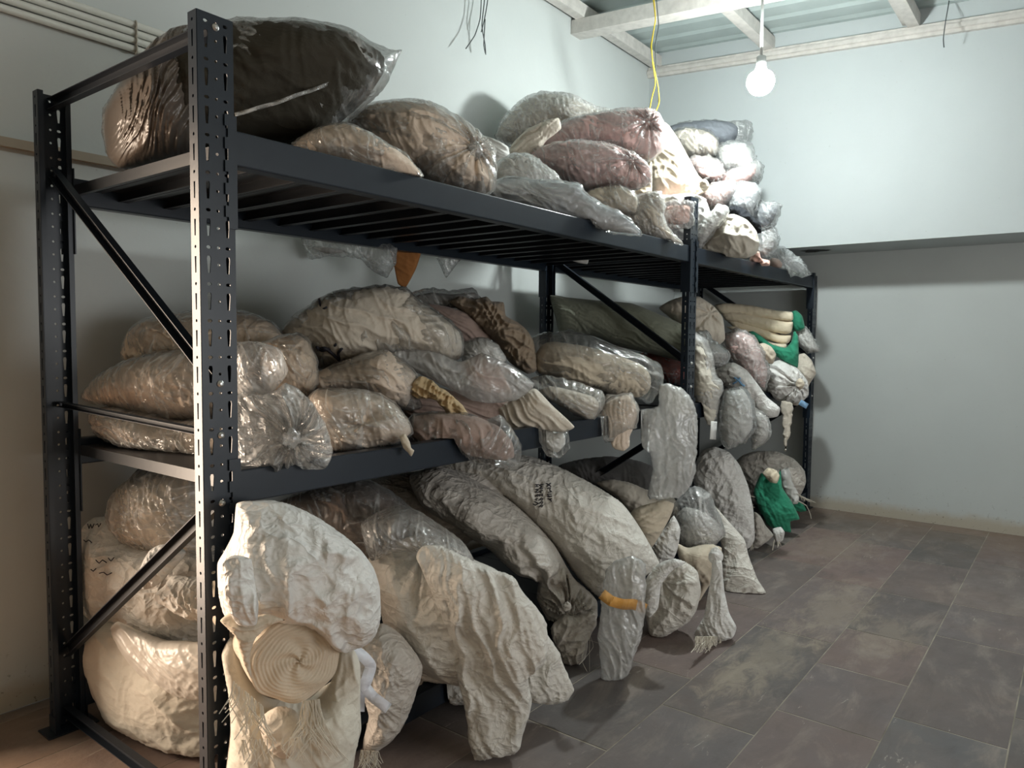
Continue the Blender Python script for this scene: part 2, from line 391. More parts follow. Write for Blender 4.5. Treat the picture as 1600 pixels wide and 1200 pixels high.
def beam(xa, xb, front, zt, h=BH):
    y0, y1 = (.001, .046) if front else (D-.046, D-.001)
    b = MB().prism([(0, 0), (.045, 0), (.045, -h), (0, -h)] if front else [(0, 0), (.045, 0), (.045, -h), (0, -h)], (xa, y1, zt), (xb, y1, zt))
    o = b.build('beam', M['steel'], rack)
    bv = o.modifiers.new('edge', 'BEVEL'); bv.width = .004; bv.segments = 2
    yo = -.004 if front else D+.004; ys = -1 if front else 1
    for xx, s in ((xa, -1), (xb, 1)):
        # hooked connector: a notched leg over the post face and a leg along the beam end
        top, bot = zt+.03, zt-.235 if zt > .5 else max(zt-.16, .02); n = 5
        pts = []
        zz = np.linspace(top, bot, 2*n+1)
        for i in range(2*n):
            wv = .027 if i % 2 == 0 else .019
            pts += [(xx+s*wv, zz[i]), (xx+s*wv, zz[i+1])]
        loop = [(xx-s*.004, top)]+pts+[(xx-s*.004, bot)]
        nn = len(loop)
        v = [(a, yo, c) for a, c in loop]+[(a, yo+ys*.003, c) for a, c in loop]
        k = MB().add(v, [tuple(range(nn)), tuple(range(nn, 2*nn))]+[(i, (i+1) % nn, nn+(i+1) % nn, nn+i) for i in range(nn)])
        k.box(min(xx-s*.004, xx-s*.0005), max(xx-s*.004, xx-s*.0005), min(yo, yo-ys*.05), max(yo, yo-ys*.05), bot, top)
        k.build('beam_bracket', M['steel'], o)
def bay(xa, xb):
    for zt in (Z1, Z2, Z3):
        h = BH if zt > .5 else .075
        beam(xa, xb, True, zt, h); beam(xa, xb, False, zt, h)
        n = int(round((xb-xa)/.147)); pw = (xb-xa)/n
        for i in range(2 if zt < .5 and xa < 1 else 0, n):   # the lowest deck starts a little way in from the near frame
            a, c = xa+i*pw+.0015, xa+(i+1)*pw-.0015; z = zt-.022; y0, y1 = .047, D-.047; t = .0016
            p = MB().box(a, c, y0, y1, z-t, z).box(a, a+t, y0, y1, z-.032, z-t).box(c-t, c, y0, y1, z-.032, z-t)
            p.box(a+t, a+.014, y0, y1, z-.032, z-.030).box(c-.014, c-t, y0, y1, z-.032, z-.030)
            p.box(a+pw/2-.012, a+pw/2+.012, y0, y1, z-.012, z-t)
            p.build('deck_panel', M['steel_deck'], rack)
bay(PW, L1); bay(L1+PW, L2)
# ------------------------------------------------------------------ soft goods: inflated, wrinkled bundles
def _hash(ix, iy, seed):
    h = (ix.astype(np.int64)*374761393+iy.astype(np.int64)*668265263+seed*1442695041) & 0xffffffff
    h = ((h ^ (h >> 13))*1274126177) & 0xffffffff
    return (h ^ (h >> 16)) & 0xffff
def pn(x, y, seed=0):
    """2-D gradient noise, about -1..1"""
    ix, iy = np.floor(x), np.floor(y); fx, fy = x-ix, y-iy
    def gr(dx, dy):
        a = _hash(ix+dx, iy+dy, seed)*(2*math.pi/65536); return np.cos(a)*(fx-dx)+np.sin(a)*(fy-dy)
    s = lambda t: t*t*t*(t*(t*6-15)+10)
    u, v = s(fx), s(fy)
    a = gr(0, 0)*(1-u)+gr(1, 0)*u; b = gr(0, 1)*(1-u)+gr(1, 1)*u
    return (a*(1-v)+b*v)*1.5
def spline(pts, step, closed=True):
    P = np.array(pts, float); n = len(P); out = []
    for i in range(n if closed else n-1):
        p0, p1, p2, p3 = (P[(i-1) % n], P[i], P[(i+1) % n], P[(i+2) % n]) if closed else (P[max(i-1, 0)], P[i], P[i+1], P[min(i+2, n-1)])
        m = max(1, int(np.linalg.norm(p2-p1)/step))
        for k in range(m):
            t = k/m
            # tension .35 keeps corners from overshooting
            m1, m2 = .27*(p2-p0), .27*(p3-p1)
            out.append((2*t**3-3*t**2+1)*p1+(t**3-2*t**2+t)*m1+(-2*t**3+3*t**2)*p2+(t**3-t**2)*m2)
    if not closed: out.append(P[-1])
    return np.array(out)
def inside(poly, q):
    x, y = q[:, 0], q[:, 1]; c = np.zeros(len(q), bool); n = len(poly); j = n-1
    for i in range(n):
        xi, yi = poly[i]; xj, yj = poly[j]
        if yi != yj: c ^= ((yi > y) != (yj > y)) & (x < (xj-xi)*(y-yi)/(yj-yi)+xi)
        j = i
    return c
def edge_dist(poly, q):
    d = np.full(len(q), 1e9)
    for i in range(len(poly)):
        a, b = poly[i], poly[(i+1) % len(poly)]; ab = b-a; t = np.clip(((q-a)@ab)/(ab@ab+1e-9), 0, 1)
        d = np.minimum(d, np.hypot(*(q-a-t[:, None]*ab).T))
    return d
def grow_poly(P, k):
    P = np.array(P, float); n = len(P); out = []
    area = .5*sum(P[i][0]*P[(i+1) % n][1]-P[(i+1) % n][0]*P[i][1] for i in range(n)); s = 1 if area > 0 else -1
    for i in range(n):
        t = P[(i+1) % n]-P[i-1]; t /= (np.linalg.norm(t)+1e-9); out.append(P[i]+s*k*np.array([t[1], -t[0]]))
    return np.array(out)
STYLE = {  # folds: (angle deg, length m, width m, height m); crumple: (size m, height m)
    'soft':   dict(folds=[(20, .30, .06, .014), (70, .18, .035, .007)], crumple=(.06, .003), lump=(.16, .02)),
    'sack':   dict(folds=[(55, .40, .10, .017), (25, .24, .035, .006)], crumple=(.075, .006), lump=(.2, .028)),
    'paper':  dict(folds=[(30, .30, .10, .024), (75, .2, .06, .012)], crumple=(.10, .014), lump=(.2, .02)),
    'film':   dict(folds=[(65, .24, .026, .010), (25, .16, .018, .006)], crumple=(.05, .005), lump=(.14, .012)),
    'pleat':  dict(folds=[(25, .5, .024, .016)], crumple=(.05, .003), lump=(.2, .01)),
    'crush':  dict(folds=[(40, .12, .040, .030), (110, .10, .034, .022)], crumple=(.03, .008), lump=(.1, .02)),
    'tight':  dict(folds=[(80, .22, .022, .007)], crumple=(.06, .002), lump=(.2, .012)),
}
BL = {}
def blob(pts, Y, T, Tb=None, style='soft', turn=0, lean=0, rot=0, gather=(), floor=None, seed=1, pw=.5, jit=0.0, amp=1.0, sp=None, xmin=.066, off=0.0, zmax=None, folds=None, before=False):
    P0 = np.array(pts, float); c0 = P0.mean(0)
    area = abs(.5*sum(P0[i-1][0]*P0[i][1]-P0[i][0]*P0[i-1][1] for i in range(len(P0))))
    cen = at(c0[0], c0[1], Y); mpp = ((cen-CAM)@FW)/FPX
    if sp is None: sp = min(max(1.8, math.sqrt(area)/80), 3.6)
    B = spline(P0, sp)
    if jit:
        n = len(B); k = np.arange(n)*sp*mpp
        nb = np.roll(B, -1, 0)-np.roll(B, 1, 0); nb /= (np.linalg.norm(nb, axis=1)[:, None]+1e-9); nrm = np.stack([nb[:, 1], -nb[:, 0]], 1)
        B = B+nrm*(jit*(pn(k/.045, k*0+.3, seed)+.6*pn(k/.02, k*0+.7, seed+3)))[:, None]
    lo, hi = B.min(0), B.max(0); xs = np.arange(lo[0], hi[0], sp); ys = np.arange(lo[1], hi[1], sp*.866)
    G = np.array([(x+(.5*sp if j % 2 else 0), y) for j, y in enumerate(ys) for x in xs]); rs = np.random.RandomState(seed)
    G = G+rs.uniform(-.12, .12, G.shape)*sp
    G = G[inside(B, G)]
    if len(G): G = G[edge_dist(B, G) > sp*.55]
    Q = np.vstack([B, G]) if len(G) else B; nb_ = len(B)
    vo, eo, fo, *_ = delaunay_2d_cdt([Vector(q) for q in Q], [(i, (i+1) % nb_) for i in range(nb_)], [], 1, 1e-5)
    V = np.array([tuple(v) for v in vo]); F = np.array([f for f in fo if len(f) == 3], int)
    nv = len(V); E = np.vstack([F[:, [0, 1]], F[:, [1, 2]], F[:, [2, 0]]]); E = np.unique(np.sort(E, 1), axis=0)
    cnt = np.zeros((0,))
    key = np.sort(np.vstack([F[:, [0, 1]], F[:, [1, 2]], F[:, [2, 0]]]), 1); uq, ct = np.unique(key, axis=0, return_counts=True)
    bd = np.zeros(nv, bool); bd[uq[ct == 1].ravel()] = True
    fr = ~bd; deg = np.bincount(E.ravel(), minlength=nv)
    A = lambda u: (deg*u-np.bincount(E[:, 0], u[E[:, 1]], nv)-np.bincount(E[:, 1], u[E[:, 0]], nv))*fr
    u = np.zeros(nv); r_ = fr*1.0; p = r_.copy(); rz = r_@r_
    for _ in range(260):
        Ap = A(p); al_ = rz/(p@Ap+1e-12); u = u+al_*p; r_ = r_-al_*Ap; rn = r_@r_
        if rn < 1e-6*nv: break
        p = r_+rn/rz*p; rz = rn
    u = np.clip(u/(u.max()+1e-9), 0, 1); h = u**pw
    # the plane the outline stands in: vertical, facing the aisle, turned and leaned
    d = cen-CAM; a = math.atan2(d[1], d[0])+math.radians(turn)
    nrm = -np.array([math.cos(a), math.sin(a), 0]); l_ = math.radians(lean); sd = np.cross(nrm, (0, 0, 1.0))
    npl = nrm*math.cos(l_)+np.array([0, 0, 1.0])*math.sin(l_)
    D3 = FW[None]+RT[None]*((V[:, :1]-800)/FPX)-UP[None]*((V[:, 1:]-600)/FPX)
    t_ = ((cen-CAM)@npl)/(D3@npl); M0 = CAM+D3*t_[:, None]
    nd = nrm*math.cos(.06)+np.array([0, 0, 1.0])*math.sin(.06)*(-d[2]/np.linalg.norm(d)*3)
    nd /= np.linalg.norm(nd)
    # wrinkles in metres
    st = STYLE[style]; q = (V-c0)*mpp; s1 = seed*7
    w_ = np.zeros(nv)
    L, am = st['lump']; w_ += am*pn(q[:, 0]/L, q[:, 1]/L, s1)
    wx = q[:, 0]+.03*pn(q[:, 0]/.11, q[:, 1]/.11, s1+1); wy = q[:, 1]+.03*pn(q[:, 0]/.11+5, q[:, 1]/.11, s1+2)
    for i, (an, ln, wd, am) in enumerate(folds or st['folds']):
        an = math.radians(an+rot); c_, s_ = math.cos(an), math.sin(an); a1 = (wx*c_+wy*s_)/ln; b1 = (-wx*s_+wy*c_)/wd
        w_ += .8*am*((1-np.minimum(np.abs(pn(a1, b1, s1+10+i))*1.7, 1))**2.2-.3)
        ph = b1*.55+.9*pn(a1*.8+9, b1*.35, s1+60+i); sw = ph-np.floor(ph); sw = np.where(sw < .82, sw/.82, (1-sw)/.18)
        w_ += .6*am*(sw-.4)*np.clip(pn(a1*.9+3, b1*.3+7, s1+70+i)*1.6+.35, 0, 1)
    cs, ca = st['crumple']
    cr = (1-np.minimum(np.abs(pn(wx/cs, wy/cs, s1+30))*1.6, 1))-.5+.5*((1-np.minimum(np.abs(pn(wx/cs*2.1, wy/cs*2.1, s1+31))*1.6, 1))-.5)+.28*((1-np.minimum(np.abs(pn(wx/cs*4.3, wy/cs*4.3, s1+32))*1.6, 1))-.5)
    w_ += ca*cr
    for (gx, gy, nf, ga, gr_) in gather:
        dx, dy = (V[:, 0]-gx)*mpp, (V[:, 1]-gy)*mpp; rr_ = np.hypot(dx, dy)+1e-6; th = np.arctan2(dy, dx)
        th = th+.22*pn(rr_/.09, th*0, s1+50)+.35*pn(np.cos(th)*2+3, np.sin(th)*2, s1+51)
        fall = np.exp(-(rr_/gr_)**2)
        w_ += ga*(np.cos(nf*th)+.5*np.cos(nf*1.7*th+1))*np.exp(-(rr_/gr_)**1.5)*np.clip(rr_/.02, 0, 1)
        w_ -= ga*2.4*np.exp(-(rr_/.03)**2)*0+T*.35*np.exp(-(rr_/(gr_*.55))**2)
    crs = np.zeros(nv)
    if style == 'film':   # taut lines where the plastic is pulled: raised, and whitened in colour to stand in for glossy streaks
        for i, (an, ln, wd, am) in enumerate(folds or st['folds']):
            an = math.radians(an+rot+(-14 if i else 8)); c_, s_ = math.cos(an), math.sin(an); a1 = (wx*c_+wy*s_)/(ln*1.1); b1 = (-wx*s_+wy*c_)/(wd*1.25)
            ln_ = (1-np.minimum(np.abs(pn(a1+4, b1+2, s1+90+i))*5.0, 1))**1.5*np.clip(pn(a1*1.6, b1*.45+11, s1+95+i)*1.8+.25, 0, 1)
            crs = np.maximum(crs, ln_)
        for (gx, gy, nf, ga, gr_) in gather:
            dx, dy = (V[:, 0]-gx)*mpp, (V[:, 1]-gy)*mpp; rr_ = np.hypot(dx, dy)+1e-6; th = np.arctan2(dy, dx)+.3*pn(np.cos(np.arctan2(dy, dx))*3, np.sin(np.arctan2(dy, dx))*3, s1+97)
            crs = np.maximum(crs, np.clip(np.cos(nf*1.3*th)*2-1.1, 0, 1)*np.exp(-(rr_/(gr_*1.2))**2))
        w_ += .0045*crs
    msk = np.clip(h*1.7, 0, 1)
    front = M0+nd*(off+T*h+amp*w_*msk)[:, None]
    Tb = T*1.5 if Tb is None else Tb
    back = M0-nd*(Tb*h-off+.3*amp*w_*msk)[:, None]
    back[bd] = front[bd]
    idx = np.where(~bd)[0]; mp_ = np.full(nv, -1); mp_[bd] = np.where(bd)[0]; mp_[idx] = nv+np.arange(len(idx))
    VV = np.vstack([front, back[idx]])
    BL['crease'] = np.concatenate([crs, .6*crs[idx]])
    if floor is not None:
        fz = np.where(VV[:, 1] > .055, floor, floor+.021)     # the beam lip stands a little over the deck
        low = (VV[:, 2] < fz) & (VV[:, 1] > -.014); VV[low, 2] = fz[low]+.0005*rs.rand(low.sum())
    if zmax is not None: VV[:, 2] = np.minimum(VV[:, 2], zmax)
    VV[:, 2] = np.maximum(VV[:, 2], .004)
    VV[:, 1] = np.minimum(VV[:, 1], YB-.03)
    ss = .05; q_ = (VV[:, 0]-xmin)/ss; VV[:, 0] = np.minimum(xmin+ss*np.where(q_ > 20, q_, np.log1p(np.exp(np.minimum(q_, 20)))), XF-.02)
    if before:   # lies before the post and the beam: nothing of it may run back into them
        np_ = (VV[:, 0] < .10) & (VV[:, 1] > -.008); VV[np_, 1] = -.008
    else:
        np_ = (VV[:, 0] < .095) & (VV[:, 1] < .045); VV[np_, 1] = .045
    # orientation
    e1, e2 = V[F[:, 1]]-V[F[:, 0]], V[F[:, 2]]-V[F[:, 0]]; cw = (e1[:, 0]*e2[:, 1]-e1[:, 1]*e2[:, 0]) > 0
    F = np.where(cw[:, None], F[:, ::-1], F)
    FF = np.vstack([F, mp_[F[:, ::-1]]])
    return VV, FF
def fast_mesh(name, V, F, mat, loc=None, parent=None):
    o_ = np.zeros(3) if loc is None else np.array(loc)
    if parent is not None: o_ = np.array(world_loc(parent))
    me = bpy.data.meshes.new(name); me.vertices.add(len(V)); me.vertices.foreach_set('co', (V-o_).astype(np.float32).ravel())
    me.loops.add(len(F)*3); me.polygons.add(len(F)); me.loops.foreach_set('vertex_index', F.astype(np.int32).ravel())
    me.polygons.foreach_set('loop_start', np.arange(0, len(F)*3, 3, dtype=np.int32)); me.polygons.foreach_set('loop_total', np.full(len(F), 3, np.int32))
    me.update(calc_edges=True); me.polygons.foreach_set('use_smooth', np.ones(len(F), bool)); me.materials.append(mat)
    o = bpy.data.objects.new(name, me); COL.objects.link(o)
    if parent is not None: o.parent = parent
    elif loc is not None: o.location = loc
    k_ = BL.pop('crease', None)
    if k_ is not None and len(k_) == len(V) and k_.max() > 0:
        at2 = me.attributes.new('crease', 'FLOAT', 'POINT'); at2.data.foreach_set('value', k_.astype(np.float32))
    return o
def base_of(V): return (float((V[:, 0].min()+V[:, 0].max())/2), float((V[:, 1].min()+V[:, 1].max())/2), float(V[:, 2].min()))
def tr(Z, pts): return [(Z[0]+p[0]/Z[2], Z[1]+p[1]/Z[2]) for p in pts]
CROP = dict(A=(0, 0, 2), B=(400, 100, 2.6667), C=(740, 130, 2.857), D=(1000, 160, 4), E=(60, 380, 3), F=(420, 380, 3), G=(800, 400, 3), H=(60, 700, 2.4), I=(340, 720, 2.5), J=(640, 680, 2.6667), K=(860, 640, 3), P=(0, 0, 1))
_seed = [11]
BVH = {}
def bag(name, label, cat, crop, pts, mat, Y, T, film=None, parts=(), group=None, gather=(), child=None, **kw):
    """one bundle; film=dict(...) wraps it in a clear plastic skin of its own"""
    if group in (G_LOW, G_MID, G_TOP): kw.setdefault('floor', {G_LOW: FB, G_MID: FM, G_TOP: FT}[group])
    _seed[0] += 1; Z = CROP[crop]; kw.setdefault('seed', _seed[0]); P = tr(Z, pts)
    gt = [(Z[0]+g_[0]/Z[2], Z[1]+g_[1]/Z[2], *g_[2:]) for g_ in gather]
    if child is not None:
        V, F = blob(P, Y, T, gather=gt, **kw); o = fast_mesh(name, V, F, M[mat], parent=child); BVH[o.name] = (V, F); return o
    if film is None:
        V, F = blob(P, Y, T, gather=gt, **kw); o = fast_mesh(name, V, F, M[mat], loc=base_of(V))
        BVH[o.name] = (V, F); return tag(o, label, cat, group)
    film = dict(film); fm = film.pop('mat', 'film'); g_ = film.pop('grow', 3); fp = film.pop('pts', None)
    fgt = [(Z[0]+q[0]/Z[2], Z[1]+q[1]/Z[2], *q[2:]) for q in film.pop('gather', gather)]
    fk = dict(style='film', seed=kw['seed']+500, jit=2.2, floor=kw.get('floor'), before=kw.get("before", False), turn=kw.get('turn', 0), lean=kw.get('lean', 0), pw=kw.get('pw', .5), zmax=kw.get('zmax'), xmin=kw.get('xmin', .066)); Tf = film.pop('T', T*1.0+.012); Yf = film.pop('Y', Y); fk.update(film)
    V, F = blob(P, Y, T, gather=gt, **kw)
    r = empty(name, base_of(V)); tag(r, label, cat, group)
    o = fast_mesh('fabric', V, F, M[mat], parent=r); BVH[r.name] = (V, F)
    PF = grow_poly(P, g_) if fp is None else tr(Z, fp)
    V2, F2 = blob(PF, Yf, Tf, gather=fgt, **fk)
    fast_mesh('plastic_wrap', V2, F2, M[fm], parent=r); BVH[r.name+'/film'] = (V2, F2)
    return r
def surf(o_name, px, py, lift=.002):
    """point of the photograph on the front of a bundle already built"""
    V, F = BVH[o_name]
    if len(BVH[o_name]) == 2 and ('#'+o_name) not in BVH: BVH['#'+o_name] = BVHTree.FromPolygons([Vector(v) for v in V], [tuple(map(int, f)) for f in F])
    d = Vector(ray(px, py)).normalized(); loc, n, i, ds = BVH['#'+o_name].ray_cast(Vector(CAM), d)
    if loc is None: return None
    return np.array(loc)-np.array(d)*lift
def strands(name, mat, parent, crop, lines, Y, r=.0012, kind='stuff'):
    """loose threads: each line is a list of crop points"""
    Z = CROP[crop]; b = MB()
    for ln in lines:
        q = spline(tr(Z, ln), 5, False); k = random.Random(len(b.v)).uniform(-.01, .01)
        b.tube([at(x, y, Y+k) for x, y in q], r, 4)
    o = b.build(name, M[mat], parent)
    if kind: o['kind'] = kind
    return o
def fringe(name, mat, parent, crop, p0, p1, n, ln, Y, r=.0011, seed=1, droop=(0, 1)):
    rd = random.Random(seed); L = []
    for i in range(n):
        t = rd.random(); x, y = p0[0]+(p1[0]-p0[0])*t, p0[1]+(p1[1]-p0[1])*t; l_ = ln*rd.uniform(.4, 1.2)
        dx, dy = droop; sx = rd.uniform(-.35, .35)
        L.append([(x, y), (x+(dx+sx)*l_*.4, y+dy*l_*.45), (x+(dx+rd.uniform(-.5, .5))*l_, y+dy*l_)])
    return strands(name, mat, parent, crop, L, Y, r)
def ribbon(name, mat, parent, crop, pts, Y, wd, loc=None, twist=0, yy=None):
    """a flat strip of cloth or paper with thickness along a path of crop points"""
    Z = CROP[crop]; q = spline(tr(Z, pts), 3, False); n = len(q); v = []; f = []
    for i, (x, y) in enumerate(q):
        t = q[min(i+1, n-1)]-q[max(i-1, 0)]; t /= np.linalg.norm(t)+1e-9; a = np.array([t[1], -t[0]]); k = wd/2/Z[2]
        Yi = Y if yy is None else np.interp(i/(n-1), np.linspace(0, 1, len(yy)), yy)
        wv = .006*math.sin(i*.35+twist)
        v += [at(x+a[0]*k, y+a[1]*k, Yi+wv), at(x-a[0]*k, y-a[1]*k, Yi-wv)]
    for i in range(n-1): f.append((2*i, 2*i+1, 2*i+3, 2*i+2))
    o = link(name, v, f, M[mat], parent, True); m = o.modifiers.new('thickness', 'SOLIDIFY'); m.thickness = .0012
    return o
def knot(parent, mat, crop, p, Y, r, name='knot', seed=3):
    """a tied neck: a small lobed lump with a ruffled tail"""
    Z = CROP[crop]; x, y = Z[0]+p[0]/Z[2], Z[1]+p[1]/Z[2]; c = at(x, y, Y); rd = random.Random(seed)
    bm = bmesh.new(); bmesh.ops.create_icosphere(bm, subdivisions=3, radius=r)
    for v in bm.verts:
        n_ = v.co.normalized(); a = math.atan2(n_.z, n_.x)
        k = 1+.28*math.cos(6*a+seed)*(1-abs(n_.y))+.2*noise.noise(n_*3+Vector((seed, 0, 0)))
        v.co = Vector((v.co.x*k, v.co.y*.9, v.co.z*k))+Vector(c)
    V = np.array([tuple(v.co) for v in bm.verts]); bm.faces.ensure_lookup_table(); F = np.array([[q.index for q in fc.verts] for fc in bm.faces]); bm.free()
    return fast_mesh(name, V, F, M[mat], parent=parent)

# ------------------------------------------------------------------ cloth and plastic
def creases(t, scale, seed, warp=.5):
    """thin irregular crease lines, 1 on the line"""
    out = None
    for k, (sc, ro) in enumerate((((1, .55, 1.3), .4), ((.6, 1.2, 1), 1.3))):
        n = t.n('ShaderNodeTexNoise'); n.inputs['Scale'].default_value = scale*.5*(1+.3*k); n.inputs['Detail'].default_value = 2.5; n.inputs['Roughness'].default_value = .5; n.inputs['Distortion'].default_value = warp
        t.l(t.coord(sc, (seed*.7+ro, seed*.4, seed+ro)), n.inputs['Vector'])
        r = t.ramp(t.math('ABSOLUTE', t.math('SUBTRACT', n.outputs['Fac'], .5)), [(0, 1), (.03, .55), (.12, 0)])
        out = r if out is None else t.math('ADD', out, t.math('MULTIPLY', r, .7))
    return out
def fabric(name, col, rough=.85, spec=.2, var=.08, micro=.3, sheen=.1, scale=1.0):
    t = NT(name); v = t.coord()
    c = t.mix(t.ramp(t.noise(v, 5*scale, 4, .5), [(.3, 0), (.7, 1)]), col, tuple(x*(1-var) for x in col))
    n1 = t.noise(t.coord((1, .6, 1.6), (.3, .5, 0)), 15, 4, .5, .8); n2 = t.noise(v, 70, 4, .6)
    h = t.math('ADD', t.math('MULTIPLY', n1, 1.6), t.math('ADD', t.math('MULTIPLY', creases(t, 13, 1), .35), t.math('MULTIPLY', n2, .25)))
    return t.done(t.bsdf(c, rough, 0, t.bump(h, micro, .014), spec, Sheen_Weight=sheen, Sheen_Roughness=.5))
def wovenpp(name, col, rough=.5, spec=.4):
    t = NT(name); v = t.coord()
    c = t.mix(t.ramp(t.noise(v, 4, 5, .55), [(.35, 0), (.7, 1)]), col, tuple(x*.9 for x in col))
    st = t.ramp(t.noise(v, 9, 5, .65), [(.62, 0), (.78, 1)])
    c = t.mix(t.math('MULTIPLY', st, .25), c, tuple(x*k for x, k in zip(col, (.76, .68, .56))))
    h = t.math('ADD', t.math('MULTIPLY', creases(t, 12, 2), .75), t.math('ADD', t.math('MULTIPLY', creases(t, 30, 5), .35), t.math('MULTIPLY', t.noise(v, 48, 4, .6), .35)))
    return t.done(t.bsdf(c, rough, 0, t.bump(h, .5, .016), spec, Sheen_Weight=.05))
def film_mat(name, tint, base=.07, rim=.34, rough=.16, crease=.22):
    t = NT(name); v = t.coord()
    def ridge(scale, vec, w):
        rd = t.n('ShaderNodeTexNoise'); rd.inputs['Scale'].default_value = scale; rd.inputs['Detail'].default_value = 3; rd.inputs['Roughness'].default_value = .45; rd.inputs['Distortion'].default_value = .6
        t.l(vec, rd.inputs['Vector']); return t.ramp(t.math('ABSOLUTE', t.math('SUBTRACT', rd.outputs['Fac'], .5)), [(0, 1), (w*.4, .35), (w, 0)])
    r1 = ridge(9, t.coord((1.0, 1.0, .35), (.5, .3, .2)), .07); r2 = ridge(16, t.coord((.4, 1.0, 1.0), (.2, -.5, .8)), .05)
    rdg = t.math('ADD', r1, t.math('MULTIPLY', r2, .6))
    nb = t.bump(t.math('ADD', rdg, t.math('MULTIPLY', creases(t, 20, 3), .25)), .3, .009)
    lw = t.n('ShaderNodeLayerWeight'); lw.inputs['Blend'].default_value = .4; t.l(nb, lw.inputs['Normal'])
    edge = t.math('MULTIPLY', t.math('POWER', lw.outputs['Facing'], 2.5), rim)
    fac = t.math('ADD', t.math('ADD', edge, base), t.math('MULTIPLY', rdg, crease*.5))
    fac = t.math('ADD', fac, t.math('MULTIPLY', t.n('ShaderNodeAttribute', attribute_name='crease').outputs['Fac'], .55))
    m = t.n('ShaderNodeMath', operation='MINIMUM'); t.l(fac, m.inputs[0]); m.inputs[1].default_value = .9
    tr_ = t.n('ShaderNodeBsdfTransparent'); tr_.inputs[0].default_value = (*[min(1, .95+.05*x) for x in tint], 1)
    df = t.bsdf(tint, .35, 0, nb, .5)
    tl = t.n('ShaderNodeBsdfTranslucent'); tl.inputs[0].default_value = (*tint, 1)
    mx0 = t.n('ShaderNodeMixShader'); mx0.inputs[0].default_value = .35; t.l(df, mx0.inputs[1]); t.l(tl.outputs[0], mx0.inputs[2])
    mx = t.n('ShaderNodeMixShader'); t.l(m.outputs[0], mx.inputs[0]); t.l(tr_.outputs[0], mx.inputs[1]); t.l(mx0.outputs[0], mx.inputs[2])
    gl = t.n('ShaderNodeBsdfGlossy'); gl.inputs['Roughness'].default_value = rough; t.l(nb, gl.inputs['Normal'])
    fr = t.n('ShaderNodeFresnel'); fr.inputs[0].default_value = 1.5; t.l(nb, fr.inputs['Normal'])
    mx2 = t.n('ShaderNodeMixShader'); t.l(t.math('MINIMUM', t.math('MULTIPLY', fr.outputs[0], 1.3), .6), mx2.inputs[0]); t.l(mx.outputs[0], mx2.inputs[1]); t.l(gl.outputs[0], mx2.inputs[2])
    return t.done(mx2.outputs[0])
M['film'] = film_mat('clear_plastic', (.90, .91, .89), .05, .30)
M['film_milky'] = film_mat('milky_plastic', (.92, .92, .90), .22, .34, .2, .25)
M['film_white'] = film_mat('whitish_plastic', (.96, .96, .94), .50, .30, .2, .25)
M['film_cloud'] = film_mat('cloudy_plastic', (.95, .95, .93), .40, .32, .2, .25)
M['film_grey'] = film_mat('grey_plastic', (.86, .89, .89), .18, .36, .18, .25)
M['film_brown'] = film_mat('brown_tinted_plastic', (.50, .41, .33), .42, .35, .2, .12)
M['sheen_white'] = m_plain('glossy_white_cloth', (.74, .70, .63), .3, 0, .55, 40, .05, .06)
M['satin_brown'] = m_plain('brown_satin', (.165, .138, .115), .3, 0, .6, 30, .1, .2)
FAB = dict(cream=(.66, .58, .46), tan=(.80, .67, .55), tan_orange=(.78, .62, .47), beige=(.66, .60, .51), canvas=(.68, .64, .55), white=(.78, .78, .75), pink=(.80, .57, .54), pale_pink=(.72, .52, .49), peach=(.82, .52, .44), rose=(.40, .30, .26), umber=(.25, .20, .17),
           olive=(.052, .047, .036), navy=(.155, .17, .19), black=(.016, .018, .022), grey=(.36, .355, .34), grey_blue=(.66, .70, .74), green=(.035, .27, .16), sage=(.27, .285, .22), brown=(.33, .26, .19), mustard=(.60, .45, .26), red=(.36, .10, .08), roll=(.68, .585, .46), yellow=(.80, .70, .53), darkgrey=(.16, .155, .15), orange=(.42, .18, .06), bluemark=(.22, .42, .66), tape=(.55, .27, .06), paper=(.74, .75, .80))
for k_, c_ in FAB.items(): M[k_] = fabric('cloth_'+k_, c_, sheen=.0 if k_ in ('olive', 'black', 'navy') else .12)
M['sack'] = wovenpp('white_woven_sack', (.70, .67, .61)); M['sack_grey'] = wovenpp('greyish_woven_sack', (.56, .52, .47), .45, .45); M['sack_white'] = wovenpp('bright_woven_sack', (.78, .77, .74))
M['ink'] = m_plain('marker_ink', (.02, .02, .03), .6)
M['thread'] = m_plain('loose_thread', (.68, .64, .55), .9, 0, .1)
# ------------------------------------------------------------------ top shelf
FT, FM, FB = Z1-.018, Z2-.018, Z3-.018
def X_(crop, px, py, X):
    Z = CROP[crop]; return float(at_x(Z[0]+px/Z[2], Z[1]+py/Z[2], X)[1])
G_TOP, G_MID, G_LOW = 'wrapped cloth bundles on the top shelf', 'wrapped cloth bundles on the middle shelf', 'cloth sacks on the bottom shelf'
r = bag('cloth_bundle', 'big bundle of near-black cloth in clear plastic at the near end of the top shelf', 'cloth bundle', 'A',
    [(300,335),(360,285),(430,215),(560,120),(700,92),(830,84),(960,83),(1080,108),(1160,150),(1200,178),(1196,230),(1150,300),(1070,370),(1000,418),(900,442),(740,450),(600,470),(480,505),(370,516),(315,470),(296,400)],
    'olive', .46, .24, style='soft', floor=FT, turn=-6, film=dict(pts=[(296,335),(350,280),(425,210),(560,112),(700,84),(830,76),(960,76),(1090,100),(1165,142),(1215,158),(1256,156),(1240,190),(1216,250),(1160,312),(1080,380),(1000,426),(900,446),(740,452),(600,474),(480,508),(365,518),(310,474),(290,400)], T=.255, folds=[(60,.3,.05,.008),(35,.25,.03,.007)], floor=FT), group=G_TOP)
